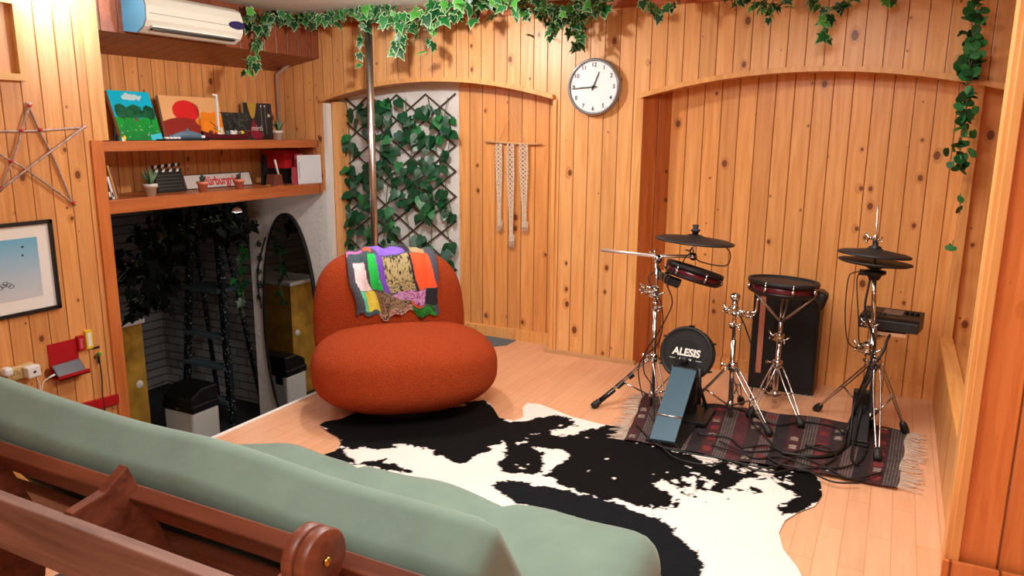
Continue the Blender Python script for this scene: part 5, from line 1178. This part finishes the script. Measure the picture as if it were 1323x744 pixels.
# ---- drum module
ym = yh+.10; m0, m1 = at(1108, 412, 'y', ym), at(1186, 424, 'y', ym)
mc_ = (m0+m1)/2; w = (m1[0]-m0[0])/2
t = thing('drum_module', 'black drum sound module box clamped to the hi-hat stand', 'drum module', Vector((mc_[0], mc_[1]+.06, mc_[2]-.03)))
Mm = Matrix.Translation(Vector((mc_[0]+.015, mc_[1]+.07, mc_[2])))@Matrix.Rotation(math.radians(-8), 4, 'Z')@Matrix.Rotation(math.radians(-4), 4, 'X')
bm = nb(); prism(bm, [Mm@Vector(q) for q in ((-w, -.09, -.035), (-w, .09, -.035), (-w, .09, .045), (-w, -.07, .022), (-w, -.09, .010))], Mm.to_3x3()@Vector((2*w, 0, 0))); obj('case', bm, M['black'], t, bev=.004)
def top(x, y, dz=0): return Mm@Vector((x, y, .022+(y+.07)/.16*.023+dz))
bm = nb(); prism(bm, [top(-w*.3, -.02, .001), top(w*.35, -.02, .001), top(w*.35, .06, .001), top(-w*.3, .06, .001)], (0, 0, .002)); obj('screen', bm, M['glass_dark'], t)
for k in range(10):
    bm = nb(); x = -w*.85+(k % 5)*.018; y = -.05+.03*(k//5); prism(bm, [top(x, y), top(x+.011, y), top(x+.011, y+.012), top(x, y+.012)], (0, 0, .004)); obj('button', bm, M['rubber'], t)
for k in range(3): bm = nb(); lathe(bm, [(.009, 0), (.008, .012), (0, .013)], top(w*.55+.022*(k-.5), .03, 0), n=14); obj('knob', bm, M['rubber'], t)
bm = nb(); p = hv(440, 1124); tube(bm, [p, Vector((mc_[0]-.02, mc_[1]+.04, mc_[2]-.07)), Vector((mc_[0]+.02, mc_[1]+.06, mc_[2]-.045))], .010, 10); box(bm, (mc_[0]-.06, mc_[1]+.02, mc_[2]-.062), (mc_[0]+.08, mc_[1]+.11, mc_[2]-.046)); obj('mount_plate', bm, M['steel'], t)
# ---- hi-hat foot pedal / black bundle and cables
t = thing('hi_hat_pedal', 'black foot controller pedal at the foot of the hi-hat stand', 'pedal', (H0[0]-.06, yh-.12, ZR))
hp = H0+Vector((-.05, -.16, ZR)); bm = nb(); box(bm, (hp[0]-.04, hp[1]-.02, ZR), (hp[0]+.04, hp[1]+.24, ZR+.014)); obj('base_plate', bm, M['black'], t, bev=.003)
bm = nb(); prism(bm, [hp+Vector((-.035, 0, .02)), hp+Vector((.035, 0, .02)), hp+Vector((.030, .19, .13)), hp+Vector((-.030, .19, .13))], (0, .003, -.01)); obj('footboard', bm, M['black'], t, bev=.002)
bm = nb(); box(bm, (hp[0]-.045, hp[1]+.18, ZR+.01), (hp[0]+.045, hp[1]+.22, ZR+.19)); obj('post', bm, M['black'], t, bev=.006)
def cable(label, pts, r=.0042, sm=8):
    bm = nb(); tube(bm, curve_pts(pts, sm), r, 6); return tag(obj('black_cable', bm, M['cable']), label, 'cable', None)
def G(u, v, z=.024): p = at(u, v, 'z', z); return Vector((p[0], p[1], z))
cable('black cable wound down the hi-hat stand to the kilim', [hv(360, 1124), hv(400, 1118)+Vector((0, -.03, 0)), hv(440, 1130)+Vector((0, -.035, 0)), hv(480, 1120)+Vector((0, -.04, 0)), hv(520, 1104)+Vector((0, -.03, 0)), G(1096, 575), G(1075, 583), G(1040, 575)], .005)
cable('black cable hanging beside the hi-hat module', [hv(432, 1150)+Vector((0, 0, 0)), hv(440, 1146), hv(455, 1140)+Vector((0, -.02, 0)), hv(480, 1122)+Vector((0, -.05, 0)), hv(530, 1112)+Vector((0, -.04, 0)), G(1100, 588), G(1108, 600)], .006)
cable('thick black cable bundle beside the hi-hat pedal', [hv(470, 1134)+Vector((0, -.03, 0)), hv(500, 1116)+Vector((0, -.06, 0)), hv(550, 1096)+Vector((0, -.04, 0)), G(1088, 580), G(1060, 590), G(1010, 585)], .008)
cable('black cable looping from the left stand clamp to its hub', [at(872, 345, 'y', yb), at(862, 365, 'y', yb-.02), at(868, 385, 'y', yb-.03), at(866, 400, 'y', yb-.03), at(850, 430, 'y', yb-.04), at(834, 455, 'y', yb-.04), at(832, 480, 'y', yb-.04), at(842, 500, 'y', yb-.05), G(846, 545), G(850, 575)], .0032)
cable('second thin black cable down the left stand tube', [at(846, 350, 'y', yb), at(838, 362, 'y', yb-.02), at(855, 395, 'y', yb-.03), at(852, 440, 'y', yb-.03), at(826, 470, 'y', yb-.05), at(830, 510, 'y', yb-.05), at(845, 545, 'z', .05), G(880, 582)], .003)
cable('long black cable along the near edge of the kilim', [G(822, 548), G(850, 575), G(890, 585), G(930, 592), G(965, 600), G(1000, 604), G(1030, 590), G(1060, 600), G(1100, 618), G(1140, 610)])
cable('black cable curling across the middle of the kilim', [G(900, 560), G(940, 565), G(960, 578), G(990, 575), G(1020, 585), G(1060, 575), G(1080, 590), G(1050, 605), G(1010, 600), G(990, 590)])
cable('black cable crossing to the right part of the kilim', [G(920, 575), G(955, 585), G(980, 592), G(1010, 590), G(1040, 600), G(1080, 605), G(1110, 596), G(1120, 580)])
cable('black cable lying behind the stands on the kilim', [G(890, 530), G(920, 522), G(960, 530), G(1000, 548), G(1040, 545), G(1075, 550), G(1090, 560)])
cable('black cable loop beside the cowhide edge', [G(850, 570), G(870, 590), G(910, 600), G(950, 596), G(970, 606), G(1000, 610), G(1035, 606), G(1075, 622), G(1110, 624)], .0036)
cable('thick black cable bundle between the middle stands', [at(950, 400, 'y', B2[1]), at(962, 420, 'y', B2[1]), at(975, 470, 'y', B2[1]+.02), G(968, 535, .05), G(985, 560), G(1000, 580), G(960, 582), G(930, 570)], .0035)
# ------------------------------------------------------------------ ivy
def ivy_leaf(bm, p, nrm, up, s, mi, rim=True, kind='ivy'):
    n = Vector(nrm).normalized(); u = Vector(up); u = (u-n*u.dot(n))
    if u.length < 1e-4: u = n.orthogonal()
    u.normalize(); r = u.cross(n)
    if kind == 'ivy': o = [(0, -.05), (.24, -.22), (.42, .02), (.30, .16), (.50, .44), (.24, .46), (0, 1.0), (-.24, .46), (-.50, .44), (-.30, .16), (-.42, .02), (-.24, -.22)]
    elif kind == 'round': o = [(0, 0), (.28, -.06), (.46, .16), (.44, .46), (.2, .72), (0, .74), (-.2, .72), (-.44, .46), (-.46, .16), (-.28, -.06)]
    else: o = [(0, 0), (.24, -.12), (.44, .08), (.46, .36), (.28, .7), (0, 1.08), (-.28, .7), (-.46, .36), (-.44, .08), (-.24, -.12)]
    c = Vector((0, .3))
    def P(q, k, z=0): x = c[0]*0+(q[0])*k; y = .3+(q[1]-.3)*k; return p+r*(x*s)+u*(y*s)+n*((z-.35*x*x-.25*(y-.3)**2)*s)
    inner = [bm.verts.new(P(q, .84 if rim else .97)) for q in o]; ce = bm.verts.new(P((0, .3), 1, -.03))
    for i in range(len(o)):
        f = bm.faces.new((ce, inner[i], inner[(i+1) % len(o)])); f.material_index = mi; f.smooth = True
    if rim:
        out = [bm.verts.new(P(q, 1)) for q in o]
        for i in range(len(o)):
            f = bm.faces.new((inner[i], out[i], out[(i+1) % len(o)], inner[(i+1) % len(o)])); f.material_index = 3; f.smooth = True
def ivy(name, label, path, n, spread, size, seed, mats=('leaf2', 'leaf', 'leaf3', 'cream'), rim=True, weights=(4, 4, 2), kind='ivy', stems=2, cat='garland', toward=(0.45, -.85, 0), drops=(), flat=.6):
    rnd = random.Random(seed); t = thing(name, label, cat, tuple(Vector(path[0])))
    bm = nb(); P = curve_pts(path, 10)
    for k in range(stems): tube(bm, [p+Vector([rnd.uniform(-1, 1)*spread*.25 for _ in range(3)]) for p in P], .0022, 5)
    allp = [(P, n)]
    for d, m in drops:
        D_ = curve_pts(d, 8); tube(bm, D_, .0018, 5); allp.append((D_, m))
    obj('vine', bm, M['stem'], t)
    bm = nb(); tw = Vector(toward)
    for PP, m in allp:
        sp_ = spread if PP is P else spread*.45
        for k in range(m):
            p = PP[rnd.randrange(len(PP))]+Vector((rnd.gauss(0, sp_*.5), rnd.gauss(0, sp_*.35), rnd.gauss(0, sp_*.45)))
            p.z = min(p.z, ZC-.01); p.y = min(p.y, .08 if name != 'shaded_ivy' else 9)
            nr = tw*flat+Vector([rnd.gauss(0, .45) for _ in range(3)])+Vector((0, 0, .25)); upd = Vector((rnd.gauss(0, .7), rnd.gauss(0, .3), -1))
            ivy_leaf(bm, p, nr, upd, size*rnd.uniform(.65, 1.25), rnd.choices((0, 1, 2), weights)[0], rim, kind)
    obj('foliage', bm, [M[m] for m in mats], t); return t
g = lambda u, v, y=-.30: at(u, v, 'y', y)
sx_ = lambda u, v: at(u, v, 'x', -.93)
ivy('ivy_garland', 'variegated ivy garland trailing from the air conditioner to the steel pole', [sx_(318, 22), sx_(345, 24), sx_(372, 20), g(400, 22, -.32), g(430, 18), g(455, 6), g(478, -4)], 105, .06, .066, 1, weights=(3, 3, .6), drops=[([sx_(345, 30), sx_(336, 50), sx_(328, 72), sx_(322, 98)], 24), ([g(466, 15, -.34), g(468, 40, -.34), g(462, 60, -.34), g(464, 82, -.34)], 13)])
ivy('ivy_garland', 'thick bright green ivy hanging from the ceiling between pole and clock', [g(478, 8, -.34), g(510, 22), g(545, 20), g(585, 5), g(630, 0), g(675, 4)], 115, .085, .076, 2, weights=(3, 4, 3), drops=[([g(525, 25), g(520, 45), g(512, 60)], 14), ([g(560, 20), g(556, 38), g(550, 55)], 12)])
ivy('ivy_garland', 'ivy clump hanging from the ceiling just above the clock', [g(662, 2, -.22), g(700, 8, -.22), g(735, 18, -.22), g(760, 8, -.22), g(775, 0, -.22)], 100, .085, .070, 3, weights=(4, 4, 2), drops=[([g(745, 25, -.18), g(748, 45, -.18), g(745, 62, -.18)], 14), ([g(712, 20, -.2), g(712, 45, -.2)], 8)])
ivy('ivy_sprig', 'small ivy sprig with curled stem at the ceiling right of the clock', [g(826, -8, -.2), g(842, 6, -.2), g(856, 14, -.2), g(866, 10, -.2), g(872, 2, -.2)], 9, .025, .06, 4)
ivy('ivy_sprig', 'bluish ivy tuft at the ceiling above the left of the right arch', [g(940, -8, -.15), g(965, 2, -.15), g(985, 5, -.15), g(1005, 6, -.15), g(1020, 0, -.15)], 26, .03, .052, 5, drops=[([g(992, 8, -.15), g(995, 25, -.15)], 4)])
ivy('ivy_sprig', 'pale variegated ivy sprig hanging above the right arch', [g(1045, -4, -.15), g(1065, 12, -.15), g(1085, 8, -.15), g(1100, 0, -.15)], 14, .03, .062, 6, drops=[([g(1070, 15, -.15), g(1066, 32, -.15), g(1068, 48, -.15)], 7)])
ivy('ivy_sprig', 'tiny green ivy sprig at the ceiling right of the arch top', [g(1140, -6, -.12), g(1150, 0, -.12), g(1158, 2, -.12)], 5, .015, .05, 7)
r_ = lambda u, v, y=-.1: at(u, v, 'y', y)
ivy('hanging_vine', 'round-leaved green vine hanging in the right back corner', [r_(1266, -10), r_(1264, 20), r_(1258, 50), r_(1253, 85), r_(1250, 125), r_(1247, 160), r_(1240, 190), r_(1241, 218)], 130, .042, .048, 8, mats=('vine_leaf2', 'vine_leaf', 'leaf', 'cream'), rim=False, kind='round', cat='vine', drops=[([r_(1241, 250), r_(1240, 277)], 2), ([r_(1232, 310), r_(1230, 320)], 2)])
bm = nb(); a, b_ = at(1244, 72, 'y', .0), at(1264, 104, 'y', .0); rbox(bm, ((b_[0]-a[0])/2, .03, (a[2]-b_[2])/2), .006, 2, None, Matrix.Translation(((a[0]+b_[0])/2, -.032, (a[2]+b_[2])/2)))
tag(obj('corner_box', bm, M['blackm']), 'small black box on the wall behind the hanging round-leaved vine', 'box')
s_ = lambda u, v, x=-1.5: at(u, v, 'x', x)
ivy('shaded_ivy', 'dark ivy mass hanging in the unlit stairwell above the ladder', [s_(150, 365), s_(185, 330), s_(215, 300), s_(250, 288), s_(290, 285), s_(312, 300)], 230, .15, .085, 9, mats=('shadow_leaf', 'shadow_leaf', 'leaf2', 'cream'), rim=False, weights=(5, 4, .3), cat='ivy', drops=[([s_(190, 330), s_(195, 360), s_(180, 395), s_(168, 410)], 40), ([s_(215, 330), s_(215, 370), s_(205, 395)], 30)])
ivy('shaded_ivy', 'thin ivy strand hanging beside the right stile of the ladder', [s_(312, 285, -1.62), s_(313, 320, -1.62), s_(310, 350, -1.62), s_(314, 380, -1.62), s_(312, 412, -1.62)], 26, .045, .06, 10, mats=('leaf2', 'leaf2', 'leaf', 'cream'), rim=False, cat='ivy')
# trellis with climber in the left recess
ty = D-.03
t = thing('lattice_trellis', 'dark diamond lattice trellis on the white wall behind the armchair', 'trellis', tuple(at(515, 420, 'y', ty)))
lu, ru = at(445, 200, 'y', ty)[0], at(589, 200, 'y', ty)[0]; zlo, zhi = .10, at(515, 122, 'y', ty)[2]
for sgn in (1, -1):
    for k in range(-9, 14):
        x0 = lu; z0 = zlo+k*.165; z1 = z0+(ru-lu)*.72
        if sgn < 0: z0, z1 = z1, z0
        pts = []
        A = Vector((lu, ty, z0)); B = Vector((ru, ty, z1))
        def clip(A, B):
            d = B-A; t0, t1 = 0, 1
            for lim, s in ((zlo, 1), (zhi, -1)):
                fa_, fb_ = s*(A[2]-lim), s*(B[2]-lim)
                if fa_ < 0 and fb_ < 0: return None
                if fa_ < 0: t0 = max(t0, fa_/(fa_-fb_))
                if fb_ < 0: t1 = min(t1, fa_/(fa_-fb_))
            return (A+d*t0, A+d*t1) if t1-t0 > .03 else None
        c = clip(A, B)
        if c is None: continue
        Mx = frame_mat(c[0]+Vector((0, .003*sgn, 0)), c[1]-c[0], (0, 0, 1)); bm = nb(); box(bm, (0, -.0025, -.0045), ((c[1]-c[0]).length, .0025, .0045), M4=Mx); obj('lath', bm, M['lattice'], t)
rnd = random.Random(12)
t = thing('climbing_plant', 'large-leaved green climber covering the lattice trellis', 'climber', tuple(at(515, 400, 'y', ty-.02)))
bm = nb(); bs = nb()
cols_ = [(.06, .10), (.24, .13), (.42, .11), (.60, .13), (.80, .11), (.95, .07)]
for fx, sp_ in cols_:
    x = lu+(ru-lu)*fx; pts = []; z = zlo+.02
    while z < zhi-.02: pts.append(Vector((x+rnd.uniform(-.03, .03), ty-.015, z))); z += .12
    tube(bs, curve_pts(pts, 4), .003, 5)
for k in range(470):
    fx, sp_ = cols_[rnd.choices(range(6), (.8, 1, 1, 1.3, 1.2, .5))[0]]
    x = lu+(ru-lu)*fx+rnd.gauss(0, sp_*.42); z = rnd.uniform(zlo, zhi-.03)
    if vnoise(np.array(x*1.), np.array(z*1.), 8, 3) < .33: continue
    x = min(max(x, lu), ru-.01)
    dn = .13*abs((x-(lu+ru)/2)/.5)**2
    if z > zhi-dn-.02: continue
    ivy_leaf(bm, Vector((x, ty-.02-rnd.uniform(0, .045), z)), Vector((rnd.gauss(.2, .4), -1, rnd.gauss(.35, .35))), Vector((rnd.gauss(0, .6), 0, -1)), rnd.uniform(.052, .088), rnd.choices((0, 1, 2), (5, 3, 1.6))[0], False, 'heart')
obj('vine', bs, M['stem'], t); obj('foliage', bm, [M['tleaf'], M['leaf2'], M['tleaf2']], t)
# ------------------------------------------------------------------ light
def area(name, loc, rot, size, power, col=(1, 1, 1), sy=None):
    l = bpy.data.lights.new(name, 'AREA'); l.energy = power; l.size = size; l.color = col
    if sy: l.shape = 'RECTANGLE'; l.size_y = sy
    o = bpy.data.objects.new(name, l); COL.objects.link(o); o.location = loc; o.rotation_euler = rot; return o
def point(name, loc, r, power, col=(1, 1, 1)):
    l = bpy.data.lights.new(name, 'POINT'); l.energy = power; l.shadow_soft_size = r; l.color = col
    o = bpy.data.objects.new(name, l); COL.objects.link(o); o.location = loc; return o
point('key_lamp', (.30, -1.05, 1.93), .035, 42, (1, .97, .92))
point('strip_lamp', (XL+.13, -1.86, 1.985), .05, 14, (.66, .82, 1))
area('room_light', (1.9, -2.3, 2.03), (0, 0, 0), .9, 44, (1, .96, .9))
area('right_wall_fill', (2.3, -1.25, 2.04), (0, 0, 0), .35, 13, (1, .95, .86))  # extra area light, added to brighten the right part of the back wall
area('rear_fill', (2.4, -4.3, 2.03), (0, 0, 0), 1.0, 34, (1, .96, .92))  # soft fill light added over the camera end of the room
point('stair_spot', (lp[0], lp[1], lp[2]-.05), .02, 1.1, (1, .98, .95))
w = bpy.data.worlds.new('world'); bpy.context.scene.world = w; w.use_nodes = True
w.node_tree.nodes['Background'].inputs[0].default_value = (.8, .85, .9, 1); w.node_tree.nodes['Background'].inputs[1].default_value = .3
sc_ = bpy.context.scene; sc_.view_settings.view_transform = 'Standard'; sc_.view_settings.look = 'None'; sc_.view_settings.exposure = 0
